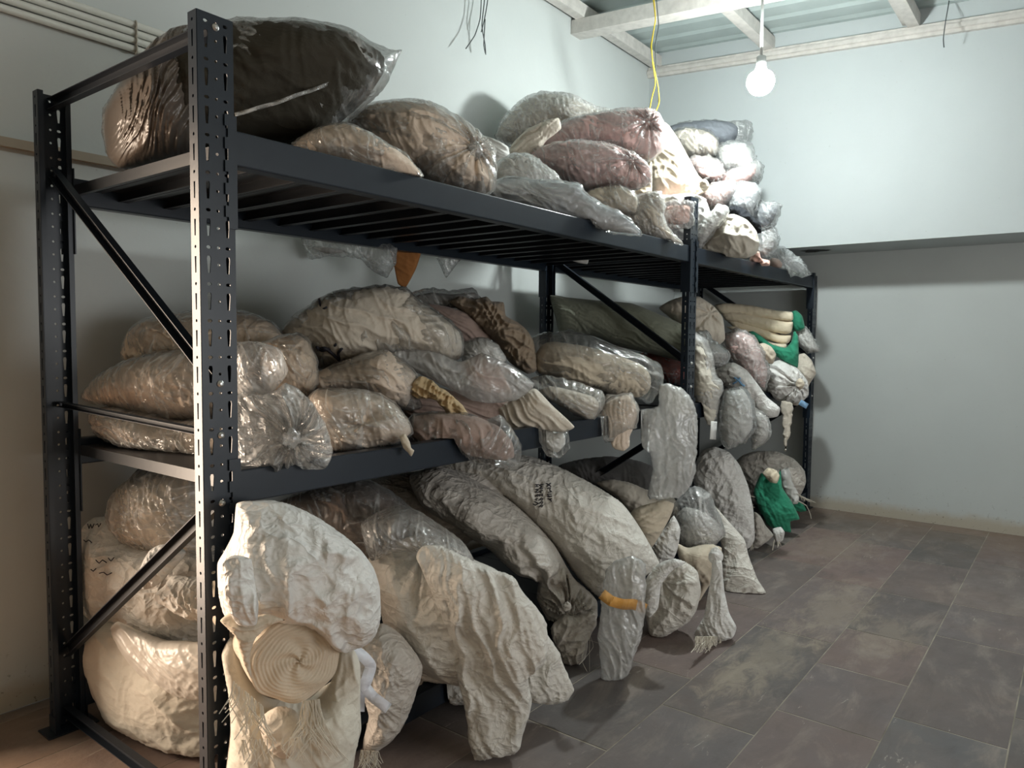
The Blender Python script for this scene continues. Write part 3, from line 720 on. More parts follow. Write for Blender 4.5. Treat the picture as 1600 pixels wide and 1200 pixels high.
bag('gathered_end', None, None, 'A', [(288,340),(350,274),(422,202),(536,114),(616,96),(650,200),(655,320),(640,474),(480,512),(358,524),(302,480),(284,400)], 'satin_brown', .62, .24, off=.025, child=r, style='pleat', folds=[(-60,.5,.026,.016),(-72,.3,.016,.008)], floor=FT, amp=1.6, seed=5, turn=-6)
ribbon('plastic_seam', 'film_milky', r, 'A', [(735,358),(850,325),(950,290),(1060,250),(1150,205),(1200,185)], .18, 12, yy=[.155,.15,.15,.16,.2,.28])
bag('cloth_bundle', 'low tan bundle in clear plastic just right of the near-black one', 'cloth bundle', 'B',
    [(150,345),(215,295),(300,262),(385,258),(480,300),(570,350),(640,400),(690,462),(650,490),(500,470),(330,420),(200,385)], 'tan', .13, .10, floor=FT, film=dict(gather=[(640,420,9,.012,.12)]), group=G_TOP)
r = bag('cloth_bundle', 'large plump tan bundle in clear plastic tied with a round knot on the top shelf', 'cloth bundle', 'B',
    [(370,262),(410,205),(470,178),(600,168),(720,184),(820,228),(900,282),(955,340),(985,400),(990,470),(975,530),(900,545),(760,520),(660,470),(560,420),(450,340)], 'tan', .34, .22, floor=FT, gather=[(915,365,9,.014,.16)],
    film=dict(grow=5, pts=[(365,262),(405,198),(470,168),(600,158),(740,172),(850,225),(940,292),(1000,352),(1004,450),(995,520),(960,560),(900,560),(760,530),(660,480),(560,430),(440,345)], gather=[(915,365,13,.022,.2)], T=.235), group=G_TOP)
knot(r, 'film_milky', 'B', (915,362), .13, .028)
bag('cloth_bundle', 'grey cloth in clear plastic leaning on the back wall behind the pink bundles', 'cloth bundle', 'B',
    [(1005,300),(1050,215),(1110,160),(1180,130),(1250,128),(1330,150),(1420,190),(1500,215),(1500,290),(1380,330),(1240,340),(1100,350)], 'beige', .80, .12, floor=FT, film=dict(mat='film_milky', T=.16, grow=5), group=G_TOP)
bag('folded_cloth', 'stack of folded beige cloth with fanned edges, leaning beside the pink bundles', 'folded cloth', 'B',
    [(1045,385),(1070,330),(1130,272),(1200,240),(1260,225),(1270,270),(1210,320),(1170,380),(1120,420),(1060,420)], 'beige', .58, .06, style='pleat', rot=-70, floor=FT, amp=1.2, group='folded cloth on the top shelf')
bag('folded_cloth', 'small folded white cloth between the tan bundle and the fanned beige cloth', 'folded cloth', 'B',
    [(945,300),(1000,315),(1050,345),(1060,400),(1080,520),(1040,590),(980,580),(950,420),(940,360)], 'white', .66, .05, style='pleat', floor=FT, group='folded cloth on the top shelf')
bag('cloth_bundle', 'white bundle in thin plastic between the tan and the lower pink bundle', 'cloth bundle', 'B',
    [(985,440),(1030,398),(1090,378),(1150,390),(1210,430),(1262,478),(1300,520),(1250,560),(1120,560),(1000,540)], 'white', .36, .11, floor=FT, film=dict(mat='film_milky'), group=G_TOP)
bag('folded_cloth', 'flat stack of pale blue-grey cloth in clear plastic along the beam edge', 'folded cloth', 'B',
    [(955,545),(985,505),(1045,478),(1180,490),(1345,504),(1362,532),(1430,585),(1520,625),(1570,665),(1600,705),(1500,700),(1300,655),(1100,600)], 'grey_blue', .10, .075, style='pleat', rot=-5, floor=FT, film=dict(folds=[(22,.4,.03,.008)], grow=4), group='folded cloth on the top shelf')
r = bag('cloth_bundle', 'upper dusty pink bundle, tied and shining at its right end', 'cloth bundle', 'C',
    [(268,300),(290,268),(350,208),(440,166),(560,140),(690,124),(780,122),(830,150),(848,220),(836,295),(795,336),(740,326),(640,292),(540,282),(400,300),(300,320)], 'pink', .44, .15, gather=[(780,192,11,.012,.14)], film=dict(gather=[(780,192,15,.022,.17)], T=.16, grow=4), group=G_TOP)
knot(r, 'film', 'C', (782,192), .31, .02)
r = bag('cloth_bundle', 'lower dusty pink bundle, whitish plastic bunched at its right end', 'cloth bundle', 'C',
    [(244,322),(300,292),(360,274),(460,263),(560,270),(660,295),(735,330),(785,380),(788,440),(720,470),(600,470),(500,485),(420,455),(330,400)], 'pink', .32, .16, floor=FT, gather=[(705,352,9,.012,.12)], film=dict(gather=[(705,352,13,.02,.16)], T=.175), group=G_TOP)
knot(r, 'rose', 'C', (706,352), .2, .014)
bag('plastic_end', None, None, 'C', [(600,350),(640,318),(700,318),(752,345),(780,395),(760,440),(690,455),(620,440),(595,400)], 'film_milky', .22, .09, child=r, style='film', gather=[(705,352,11,.02,.14)])
bag('cloth_bundle', 'small cream-yellow bundle end showing under the lower pink bundle', 'cloth bundle', 'C',
    [(670,470),(720,440),(770,370),(795,352),(796,480),(770,520),(700,520)], 'yellow', .30, .05, floor=FT, group=G_TOP)
r = bag('cloth_sack', 'tall cream cloth sack slumped beside the pink bundles, brightly lit', 'sack', 'C',
    [(770,335),(800,290),(835,240),(840,170),(872,188),(920,258),(965,340),(1005,412),(1046,452),(1034,486),(985,512),(900,520),(800,525),(775,440)], 'cream', .38, .13, style='soft', gather=[(1030,456,7,.012,.12)], floor=FT, group=G_TOP)
knot(r, 'cream', 'C', (1030,456), X_('C',1030,456,2.92), .028, 'tied_corner')
bag('cloth_bundle', 'pale pink cloth strip pressed flat under the tall cream sack', 'cloth bundle', 'C',
    [(800,500),(900,498),(1000,500),(1040,520),(1010,560),(900,570),(800,560)], 'pale_pink', .30, .05, floor=FT, group=G_TOP)
bag('cloth_bundle', 'small cream bundle in front of the lower pink one, above the beam', 'cloth bundle', 'C',
    [(495,500),(520,478),(580,464),(650,458),(705,480),(732,520),(720,580),(600,590),(520,560)], 'cream', .20, .08, floor=FT, film=dict(), group=G_TOP)
bag('folded_cloth', 'fanned white and beige cloth layers in plastic at the middle of the top beam', 'folded cloth', 'C',
    [(560,600),(640,570),(690,520),(780,490),(830,490),(850,540),(850,620),(900,690),(935,715),(820,695),(700,660)], 'beige', .09, .075, style='pleat', rot=12, floor=FT, amp=1.3, film=dict(mat='film_milky', T=.08), group='folded cloth on the top shelf')
bag('cloth_bundle', 'bright white bundle behind the middle post top', 'cloth bundle', 'C',
    [(830,530),(870,500),(980,492),(1040,530),(1060,600),(1030,690),(960,730),(880,700),(840,620)], 'white', .16, .09, floor=FT, style='paper', group=G_TOP)
bag('cloth_bundle', 'peach cloth bundle in plastic beside the middle post top', 'cloth bundle', 'C',
    [(822,585),(855,555),(905,545),(965,550),(960,620),(900,632),(850,615)], 'peach', .075, .045, floor=FT, film=dict(grow=9, mat='film_milky'), group=G_TOP)
bag('plastic_bundle', 'milky plastic bag bulging right of the middle post top', 'plastic bag', 'C',
    [(985,690),(1010,640),(1060,585),(1100,545),(1132,560),(1122,602),(1060,670),(1010,730)], 'white', X_('C',1060,640,2.95), .07, floor=FT, film=dict(mat='film_milky', grow=4), group=G_TOP)
bag('cloth_sack', 'round cream canvas sack on the beam just right of the middle post', 'sack', 'C',
    [(985,735),(1010,690),(1060,640),(1100,598),(1160,584),(1220,610),(1262,660),(1276,715),(1262,760),(1215,782),(1130,775),(1050,760)], 'canvas', X_('C',1160,690,3.15), .15, style='paper', floor=FT, gather=[(1010,700,7,.012,.2)], group=G_TOP)
bag('cloth_bundle', 'navy cloth in clear plastic crowning the far pile', 'cloth bundle', 'C',
    [(862,205),(900,186),(970,176),(1060,169),(1150,178),(1180,200),(1175,240),(1140,280),(1080,290),(980,280),(890,260)], 'navy', X_('C',1050,225,4.02), .16, film=dict(pts=[(858,205),(900,182),(970,172),(1060,165),(1150,174),(1200,170),(1244,174),(1250,215),(1236,270),(1200,300),(1090,300),(980,290),(880,264)], mat='film_grey'), group=G_TOP)
bag('cloth_bundle', 'crumpled grey-cream bundle just under the navy one', 'cloth bundle', 'C',
    [(880,232),(910,212),(980,206),(1050,220),(1090,255),(1096,300),(1060,326),(990,330),(940,322),(905,280)], 'beige', X_('C',1000,270,3.82), .14, style='crush', film=dict(), group=G_TOP)
bag('plastic_bundle', 'white plastic bag with loose edges under the right end of the navy bundle', 'plastic bag', 'C',
    [(1085,300),(1120,280),(1170,274),(1232,290),(1246,340),(1280,380),(1258,440),(1190,420),(1150,380),(1130,400),(1100,350)], 'white', X_('C',1180,340,3.92), .12, style='paper', film=dict(mat='film_grey', grow=7, jit=3), group=G_TOP)
bag('cloth_bundle', 'pink bundle in the far pile under the crumpled cream one', 'cloth bundle', 'C',
    [(950,350),(985,332),(1050,330),(1105,362),(1122,402),(1085,445),(1040,440),(1000,425)], 'pink', X_('C',1040,385,3.66), .12, film=dict(mat='film_milky', gather=[(1090,410,9,.02,.15)]), group=G_TOP)
bag('cloth_bundle', 'pink bundle with clear plastic ends at the right side of the far pile', 'cloth bundle', 'C',
    [(1100,420),(1150,385),(1220,370),(1260,360),(1258,410),(1220,450),(1150,472),(1110,460)], 'pink', X_('C',1180,415,3.8), .11, film=dict(mat='film_grey', pts=[(1090,420),(1150,378),(1220,362),(1270,340),(1292,372),(1280,420),(1230,466),(1150,482),(1100,466)], jit=3), group=G_TOP)
bag('cloth_bundle', 'third pink bundle of the far pile, lowest of the pinks', 'cloth bundle', 'C',
    [(1020,490),(1060,460),(1110,443),(1172,448),(1155,505),(1105,555),(1050,560),(1020,530)], 'pink', X_('C',1100,500,3.5), .12, floor=FT, film=dict(mat='film_milky'), group=G_TOP)
bag('plastic_bundle', 'shiny slate-grey plastic bundle on the right side of the far pile', 'plastic bag', 'C',
    [(1108,540),(1130,490),(1170,458),(1225,448),(1272,470),(1262,530),(1235,592),(1190,590),(1135,566)], 'grey_blue', X_('C',1190,520,3.6), .12, film=dict(mat='film_grey', grow=5, jit=3), group=G_TOP)
bag('cloth_bundle', 'glossy black bundle above the round canvas sack', 'cloth bundle', 'C',
    [(1122,570),(1150,548),(1195,553),(1240,588),(1280,630),(1286,665),(1262,672),(1210,640),(1160,600)], 'black', X_('C',1200,610,3.38), .09, style='crush', group=G_TOP)
bag('plastic_bundle', 'grey plastic bag with a dark cloth edge sticking out right of the far pile', 'plastic bag', 'C',
    [(1236,575),(1280,540),(1330,546),(1362,550),(1346,600),(1312,640),(1276,640),(1245,610)], 'navy', X_('C',1300,590,3.75), .04, pw=.7, film=dict(mat='film_grey', T=.10, grow=6, jit=3), group=G_TOP)
bag('plastic_bundle', 'empty clear plastic bag slumped low behind the round canvas sack', 'plastic bag', 'C',
    [(1265,700),(1290,655),(1330,640),(1352,690),(1345,735),(1310,770),(1275,770)], 'grey', X_('C',1310,700,3.8), .06, floor=FT, film=dict(mat='film_grey', T=.1, grow=5), group=G_TOP)
bag('cloth_bundle', 'salmon pink rolled cloth on the beam right of the round canvas sack', 'cloth bundle', 'C',
    [(1232,790),(1250,752),(1275,752),(1285,782),(1322,792),(1320,815),(1275,815)], 'peach', X_('C',1270,785,3.62), .05, style='crush', group=G_TOP)
bag('plastic_bundle', 'large clear plastic bag with red cloth inside, hanging over the far beam end', 'plastic bag', 'C',
    [(1312,810),(1330,780),(1362,786),(1378,806),(1370,830),(1335,832)], 'rose', X_('C',1340,805,4.0), .05, film=dict(mat='film_grey', pts=[(1282,780),(1300,740),(1340,722),(1400,738),(1462,782),(1512,850),(1470,868),(1412,864),(1370,842),(1310,830)], T=.11, jit=2.5), group=G_TOP)
# ------------------------------------------------------------------ middle shelf
bag('cloth_bundle', 'crumpled tan-orange bundle at the back of the middle shelf near end', 'cloth bundle', 'E',
    [(410,545),(425,450),(470,385),(560,345),(700,325),(900,318),(1000,335),(1080,375),(1130,430),(1140,500),(1000,600),(700,620),(500,600)], 'tan_orange', X_('E',760,440,.45), .14, turn=-25, style='crush', amp=.6, film=dict(), group=G_MID)
r = bag('cloth_bundle', 'tan bundle with a pointed left end, above the shiny one at the near end', 'cloth bundle', 'E',
    [(188,722),(230,670),(300,615),(380,572),(500,532),(640,506),(760,490),(880,480),(980,500),(1040,560),(1050,680),(960,760),(780,840),(620,828),(480,795),(360,765),(260,745)], 'tan', X_('E',560,640,.27), .14, turn=-31, film=dict(folds=[(100,.2,.03,.010),(70,.15,.02,.008)]), group=G_MID)
bag('plastic_end', None, None, 'E', [(890,480),(960,462),(1040,466),(1110,484),(1145,520),(1168,590),(1145,650),(1090,700),(1040,720),(930,710),(890,600)], 'film_milky', .12, .10, child=r, style='film', rot=25, jit=2)
r = bag('cloth_bundle', 'low tan bundle in shiny plastic, its knotted end hanging over the near beam', 'cloth bundle', 'E',
    [(236,835),(240,792),(330,775),(480,800),(640,835),(800,830),(960,830),(1060,880),(1080,980),(1020,1060),(860,1050),(700,1020),(540,985),(390,945),(290,900)], 'tan', X_('E',620,900,.25), .12, turn=-38, floor=FM, film=dict(folds=[(15,.35,.035,.014),(60,.2,.02,.008)], T=.135), group=G_MID)
bag('plastic_end', None, None, 'E', [(890,740),(940,700),(1040,715),(1120,680),(1160,655),(1210,680),(1280,740),(1340,840),(1382,970),(1342,1054),(1290,1060),(1240,1056),(1200,1038),(1120,1072),(1040,1056),(960,1050),(900,1040),(880,900)], 'film_milky', .02, .12, child=r, style='film', gather=[(1188,915,15,.03,.2)], jit=2, amp=1.3)
knot(r, 'film_milky', 'E', (1188,915), -.10, .022)
bag('cloth_bundle', 'upright orange-tan bundle in plastic left of the cord-tied sack', 'cloth bundle', 'F',
    [(-40,480),(40,440),(130,428),(190,470),(225,560),(228,660),(190,712),(120,720),(40,720),(-30,640)], 'tan_orange', .40, .12, style='crush', amp=.5, floor=FM, film=dict(), group=G_MID)
r = bag('cloth_bundle', 'large cream bundle on top of the middle pile with a black cord on it', 'cloth bundle', 'F',
    [(55,425),(110,355),(190,295),(280,240),(400,218),(540,202),(640,216),(720,282),(830,358),(898,425),(905,510),(860,560),(740,540),(600,520),(450,540),(330,575),(235,590),(205,500),(130,460)], 'beige', .48, .19, film=dict(folds=[(60,.3,.04,.014),(20,.2,.03,.01)], gather=[(265,405,9,.014,.12),(510,300,9,.016,.2)], T=.2), group=G_MID)
def cord(nm, parent, host, crop, pts, rad, mat='ink'):
    Z = CROP[crop]; q = spline(tr(Z, pts), 3, False); P = []
    for x, y in q:
        p = surf(host, x, y, .012)
        if p is not None: P.append(p)
    b = MB(); b.tube(P, rad, 6); return b.build(nm, M[mat], parent, True)
cord('black_cord', r, r.name+'/film', 'F', [(222,485),(250,505),(275,495),(300,492),(318,470),(345,462),(345,490),(325,515),(330,545)], .005)
cord('black_cord', r, r.name+'/film', 'F', [(225,500),(262,492),(300,520),(330,548)], .006)
cord('black_cord', r, r.name+'/film', 'F', [(235,262),(240,285),(250,310),(272,300)], .004)
bag('cloth_bundle', 'tan bundle under the cord-marked one, plastic open at its right end', 'cloth bundle', 'F',
    [(205,620),(320,562),(450,522),(560,505),(630,560),(692,620),(680,690),(640,770),(560,750),(450,705),(330,700),(225,700)], 'tan', .32, .15, film=dict(pts=[(200,620),(320,556),(450,516),(560,500),(640,556),(700,620),(690,690),(720,770),(640,786),(560,758),(450,712),(330,706),(222,705)]), group=G_MID)
bag('crumpled_cloth', 'crumpled mustard cloth spilling from the open plastic in the middle pile', 'cloth', 'F',
    [(648,700),(668,650),(705,622),(760,645),(800,680),(860,705),(900,750),(930,800),(905,825),(850,806),(815,770),(770,735),(700,730)], 'mustard', .13, .05, style='crush', folds=[(35,.12,.028,.030),(115,.08,.020,.018)], amp=1.2, jit=3)
r = bag('cloth_bundle', 'tan bundle resting on the beam with folded cloth ends and a white tie', 'cloth bundle', 'F',
    [(190,730),(240,688),(380,688),(500,705),(590,755),(650,825),(668,885),(620,925),(540,955),(420,970),(300,970),(270,880)], 'tan', .12, .12, floor=FM, gather=[(440,840,3,.012,.12)], film=dict(), group=G_MID)
bag('white_tie', None, None, 'F', [(612,905),(640,895),(660,930),(668,960),(682,972),(668,1000),(650,980),(630,960)], 'cream', -.03, .012, child=r, style='crush', amp=.3)
bag('cloth_bundle', 'rose-brown cloth in crinkled plastic hanging over the middle beam', 'cloth bundle', 'F',
    [(655,880),(680,815),(760,800),(880,800),(980,815),(1080,860),(1140,930),(1150,1000),(1100,1020),(960,1000),(840,985),(720,955)], 'rose', .02, .09, film=dict(pts=[(645,880),(670,800),(780,788),(940,795),(1010,828),(1085,808),(1150,880),(1184,950),(1172,1040),(1122,1058),(1000,1034),(840,1004),(720,974)], T=.12, jit=2, grow=3, folds=[(50,.2,.04,.02),(110,.15,.03,.012)]), group=G_MID)
bag('cloth_bundle', 'peach cloth in a clear plastic bag sloping over the middle pile', 'cloth bundle', 'F',
    [(890,570),(960,555),(1020,560),(1090,600),(1120,660),(1150,730),(1080,755),(1000,720),(930,640)], 'peach', .20, .05, film=dict(pts=[(548,498),(640,478),(740,480),(890,556),(1000,516),(1150,580),(1245,660),(1212,700),(1162,735),(1060,750),(950,736),(830,674),(700,612),(595,570)], T=.075, mat='film_cloud', folds=[(28,.4,.04,.014),(60,.2,.03,.008)], Y=.19, jit=1), group=G_MID)
bag('folded_cloth', 'rose-brown cloth wedged behind the mustard cloth and the pleated sheaf', 'folded cloth', 'F',
    [(620,720),(700,670),(820,680),(940,720),(1080,720),(1160,770),(1130,850),(1000,880),(800,880),(660,860)], 'rose', .27, .08, style='pleat', floor=FM, group='folded cloth on the middle shelf')
r = bag('folded_cloth', 'sheaf of folded beige cloth with many pleats lying across the middle beam', 'folded cloth', 'F',
    [(920,745),(985,742),(1060,772),(1120,745),(1165,705),(1250,682),(1330,762),(1432,860),(1370,886),(1240,872),(1150,880),(1080,808),(980,772)], 'beige', .08, .055, style='pleat', rot=20, amp=1.1, group='folded cloth on the middle shelf')
bag('cloth_bundle', 'folded dusty rose cloth behind the cord-marked bundle', 'cloth bundle', 'F',
    [(735,285),(830,296),(930,328),(985,382),(1045,452),(960,480),(890,460),(800,380)], 'rose', .60, .08, style='pleat', amp=.7, group=G_MID)
bag('crumpled_cloth', 'heap of crumpled brown cloth atop the middle pile', 'cloth', 'F',
    [(845,275),(895,248),(960,262),(1020,250),(1045,272),(1100,278),(1112,340),(1165,370),(1205,402),(1242,462),(1258,590),(1212,612),(1130,560),(1060,470),(980,390),(900,320)], 'brown', .50, .13, style='crush', floor=FM)
bag('plastic_bundle', 'thin clear plastic bag behind the crumpled brown cloth', 'plastic bag', 'F',
    [(660,255),(760,232),(860,240),(960,232),(985,250),(900,300),(760,310),(690,300)], 'grey', .74, .05, film=dict(T=.09, grow=7), group=G_MID)
bag('plastic_bundle', 'clear plastic bag with white cloth between peach and brown cloths', 'plastic bag', 'F',
    [(905,475),(960,456),(1022,450),(1075,492),(1108,555),(1060,590),(980,580),(920,560)], 'white', .34, .06, style='soft', film=dict(mat='film_cloud'), group=G_MID)
r = bag('cloth_roll', 'thick roll of cream cloth in clear plastic left of the middle post', 'cloth roll', 'G',
    [(105,470),(150,412),(200,402),(330,420),(450,450),(560,490),(620,520),(645,575),(640,630),(600,662),(520,660),(420,640),(300,605),(200,575),(120,545)], 'cream', .17, .13, style='soft', floor=FM, turn=14, film=dict(pts=[(95,470),(100,378),(180,355),(290,350),(420,398),(560,448),(660,486),(705,530),(700,610),(650,690),(600,672),(500,666),(420,650),(300,612),(200,582),(110,552)], T=.15, folds=[(20,.4,.04,.012)]), group=G_MID)
bag('rolled_end', None, None, 'G', [(505,580),(515,530),(560,510),(612,530),(640,580),(636,632),(590,655),(540,640)], 'cream', .03, .05, child=r, style='crush', amp=.45)
bag('plastic_bundle', 'shiny clear plastic bag of folded beige cloth under the cream roll', 'plastic bag', 'G',
    [(120,640),(180,610),(280,630),(380,660),(410,700),(385,765),(330,755),(220,700)], 'beige', .06, .07, style='pleat', rot=10, film=dict(pts=[(86,580),(150,560),(240,572),(340,600),(432,640),(424,720),(382,770),(300,748),(200,690),(125,640)], jit=2), group=G_MID)
r = bag('plastic_bundle', 'small plastic bag hanging over the beam with folded peach cloth below', 'plastic bag', 'G',
    [(400,800),(440,690),(540,652),(590,720),(572,800),(552,846),(550,892),(522,914),(470,900),(438,876),(410,840)], 'tan', -.03, .05, style='pleat', rot=60, amp=.6, film=dict(pts=[(362,840),(380,765),(440,655),(560,645),(596,720),(588,806),(548,812),(500,835),(470,868),(420,878),(375,860)], T=.075, jit=2), group=G_MID)
bag('plastic_bundle', 'loose clear plastic hanging under the pleated beige sheaf', 'plastic bag', 'G',
    [(60,850),(140,838),(240,830),(250,880),(215,920),(170,910),(120,880)], 'white', -.01, .02, film=dict(pts=[(30,850),(130,825),(262,815),(268,905),(222,948),(160,934),(120,892),(40,890)], T=.05, mat='film'), group=G_MID)
bag('cloth_bundle', 'long sage green bundle slanting down behind the middle frame brace', 'cloth bundle', 'G',
    [(178,186),(260,194),(400,208),(560,222),(680,268),(800,322),(850,400),(830,500),(740,480),(650,458),(500,425),(380,375),(230,362),(204,290)], 'sage', .52, .17, style='tight', rot=-50, amp=1.4, group=G_MID)
bag('cloth_bundle', 'brick red cloth bundle under the sage green one', 'cloth bundle', 'G',
    [(600,455),(700,455),(800,480),(870,540),(880,600),(800,610),(710,590),(660,560)], 'red', .36, .10, style='soft', floor=FM, film=dict(), group=G_MID)
r = bag('plastic_bundle', 'long clear plastic bag hanging over the beam left of the middle post', 'plastic bag', 'G',
    [(690,690),(700,610),(770,612),(835,665),(856,740),(800,760),(720,740)], 'canvas', -.03, .05, film=dict(pts=[(592,880),(606,800),(600,722),(680,700),(700,600),(790,615),(846,670),(872,760),(866,900),(855,1040),(790,1130),(640,1136),(655,1000),(642,920)], T=.07, Y=-.10, mat='film_white', style='film', folds=[(88,.7,.06,.009),(80,.3,.03,.004)], pw=.35), group=G_MID)
r = bag('plastic_bundle', 'tall cloudy plastic bag of cream cloth right beside the middle post', 'plastic bag', 'G',
    [(842,430),(862,390),(905,420),(935,500),(952,580),(985,610),(966,690),(955,760),(925,795),(885,765),(850,660)], 'canvas', X_('G',900,600,2.86), .09, film=dict(mat='film_cloud', pts=[(840,370),(900,376),(944,450),(958,560),(992,600),(972,690),(962,762),(930,800),(880,768),(845,660)], jit=2), group=G_MID)
ribbon('paper_tag', 'white', r, 'G', [(948,775),(945,815),(942,860)], X_('G',945,800,2.8), 28)
bag('cloth_sack', 'grey-beige round sack on the middle shelf behind the middle post', 'sack', 'G',
    [(690,245),(750,205),(820,186),(880,192),(945,235),(988,290),(998,390),(955,425),(900,405),(840,380),(780,320)], 'beige', X_('G',860,300,3.25), .16, style='tight', gather=[(930,270,7,.014,.16)], group=G_MID)
bag('plastic_bundle', 'small grey plastic bag wedged under the grey-beige round sack', 'plastic bag', 'G',
    [(850,370),(900,352),(940,400),(1010,450),(1014,480),(985,510),(930,510),(900,450)], 'grey', X_('G',940,450,3.0), .07, film=dict(mat='film_grey'), group=G_MID)
for i, (pp, lb) in enumerate([
    ([(950,236),(1010,226),(1120,236),(1240,250),(1312,258),(1318,290),(1300,302),(1180,292),(1060,280),(980,268)], 'folded cream blanket, topmost of the four stacked in the far bay'),
    ([(985,270),(1040,262),(1150,284),(1270,300),(1316,304),(1310,350),(1280,362),(1160,340),(1050,308),(1000,296)], 'folded cream blanket, second from the top of the four in the far bay'),
    ([(1000,300),(1060,296),(1150,326),(1250,362),(1308,366),(1300,398),(1270,410),(1160,376),(1050,336)], 'folded cream blanket, third from the top of the four in the far bay'),
    ([(1005,336),(1060,338),(1150,376),(1230,404),(1285,408),(1282,434),(1240,440),(1140,405),(1050,366)], 'folded cream blanket, lowest of the four in the far bay')]):
    bag('folded_blanket', lb, 'blanket', 'G', [(x, y+(-5 if y < 250+40*i else 5)) for x, y in pp], 'yellow', X_('G', 1150, 300, 4.22-.05*i), .06, style='soft', amp=.35, pw=.3, group='folded blankets in the far bay')
bag('plastic_bundle', 'bright green plastic bag draped around the cream blankets', 'plastic bag', 'G',
    [(1092,362),(1130,352),(1175,380),(1215,412),(1280,430),(1310,400),(1322,348),(1342,380),(1344,460),(1338,524),(1290,505),(1225,460),(1150,405)], 'green', X_('G',1250,440,4.02), .06, style='film', group=G_MID)
bag('plastic_bundle', 'small green plastic bag end behind the right ends of the blankets', 'plastic bag', 'G',
    [(1300,270),(1330,255),(1360,280),(1372,335),(1345,352),(1310,345)], 'green', X_('G',1340,310,4.45), .05, style='film', group=G_MID)
bag('plastic_bundle', 'crumpled white plastic at the far post, right of the green bag', 'plastic bag', 'G',
    [(1322,340),(1360,330),(1398,362),(1430,425),(1436,446),(1385,446),(1345,405)], 'white', X_('G',1380,390,4.5), .05, style='crush', amp=.5, film=dict(mat='film_milky'), group=G_MID)
bag('plastic_bundle', 'pinkish cloth in cloudy plastic in front of the cream blankets', 'plastic bag', 'G',
    [(998,380),(1060,352),(1125,380),(1165,440),(1195,535),(1182,620),(1120,580),(1060,510),(1010,460)], 'pale_pink', X_('G',1100,470,3.62), .09, film=dict(mat='film_milky', grow=5), group=G_MID)
bag('cloth_bundle', 'small knotted cream cloth below the cream blankets', 'cloth bundle', 'G',
    [(1140,420),(1180,408),(1215,425),(1238,462),(1222,505),(1180,500),(1150,470)], 'cream', X_('G',1190,455,3.75), .05, style='crush', amp=.4, group=G_MID)
r = bag('cloth_sack', 'white sack with blue print hanging over the far beam', 'sack', 'G',
    [(945,545),(980,512),(1040,500),(1100,535),(1150,598),(1195,660),(1256,712),(1245,752),(1190,758),(1130,700),(1050,640),(985,600)], 'sack_white', X_('G',1090,620,3.25), .08, style='sack', amp=.7, group=G_MID)
cord('blue_print', r, r.name, 'G', [(1040,570),(1060,580),(1075,600),(1090,610)], .006, 'bluemark'); cord('blue_print', r, r.name, 'G', [(1035,600),(1050,590),(1070,572)], .005, 'bluemark')
bag('plastic_bundle', 'round clear plastic bag hanging below the blue-printed white sack', 'plastic bag', 'G',
    [(985,740),(1005,640),(1080,625),(1120,690),(1128,800),(1080,870),(1010,890),(980,830)], 'white', X_('G',1050,760,3.06), .05, pw=.6, film=dict(mat='film_grey', T=.09, jit=2, grow=5), group=G_MID)
bag('plastic_bundle', 'second clear plastic bag end hanging right under the white sack', 'plastic bag', 'G',
    [(1105,690),(1150,720),(1195,760),(1208,812),(1188,868),(1130,900),(1125,800)], 'white', X_('G',1160,800,3.3), .05, film=dict(mat='film_milky', jit=2), group=G_MID)
r = bag('cloth_sack', 'round white sack tied with a knot at its right end, near the far post', 'sack', 'G',
    [(1180,570),(1198,512),(1255,488),(1330,520),(1384,585),(1390,650),(1355,685),(1295,692),(1230,672),(1192,640)], 'sack_white', X_('G',1280,600,4.0), .12, style='soft', gather=[(1345,602,11,.022,.2)], group=G_MID)
knot(r, 'cream', 'G', (1350,600), X_('G',1350,600,3.9), .03)
ribbon('blue_tag', 'bluemark', r, 'G', [(1350,685),(1368,695),(1385,705)], X_('G',1368,695,3.9), 26)
bag('hanging_rag', 'tan rag hanging in a point below the knotted white sack', 'rag', 'G',
    [(1265,685),(1315,688),(1316,745),(1300,835),(1285,920),(1277,915),(1270,830)], 'beige', X_('G',1290,780,3.9), .014, style='pleat', folds=[(85,.3,.02,.006)], jit=2.5, amp=.8)
bag('cloth_bundle', 'grey-cream bundle beside the far post under the green bag', 'cloth bundle', 'G',
    [(1335,470),(1370,456),(1405,490),(1425,550),(1395,600),(1375,660),(1340,700),(1310,690),(1315,560)], 'beige', X_('G',1380,520,4.4), .06, style='crush', amp=.4, group=G_MID)
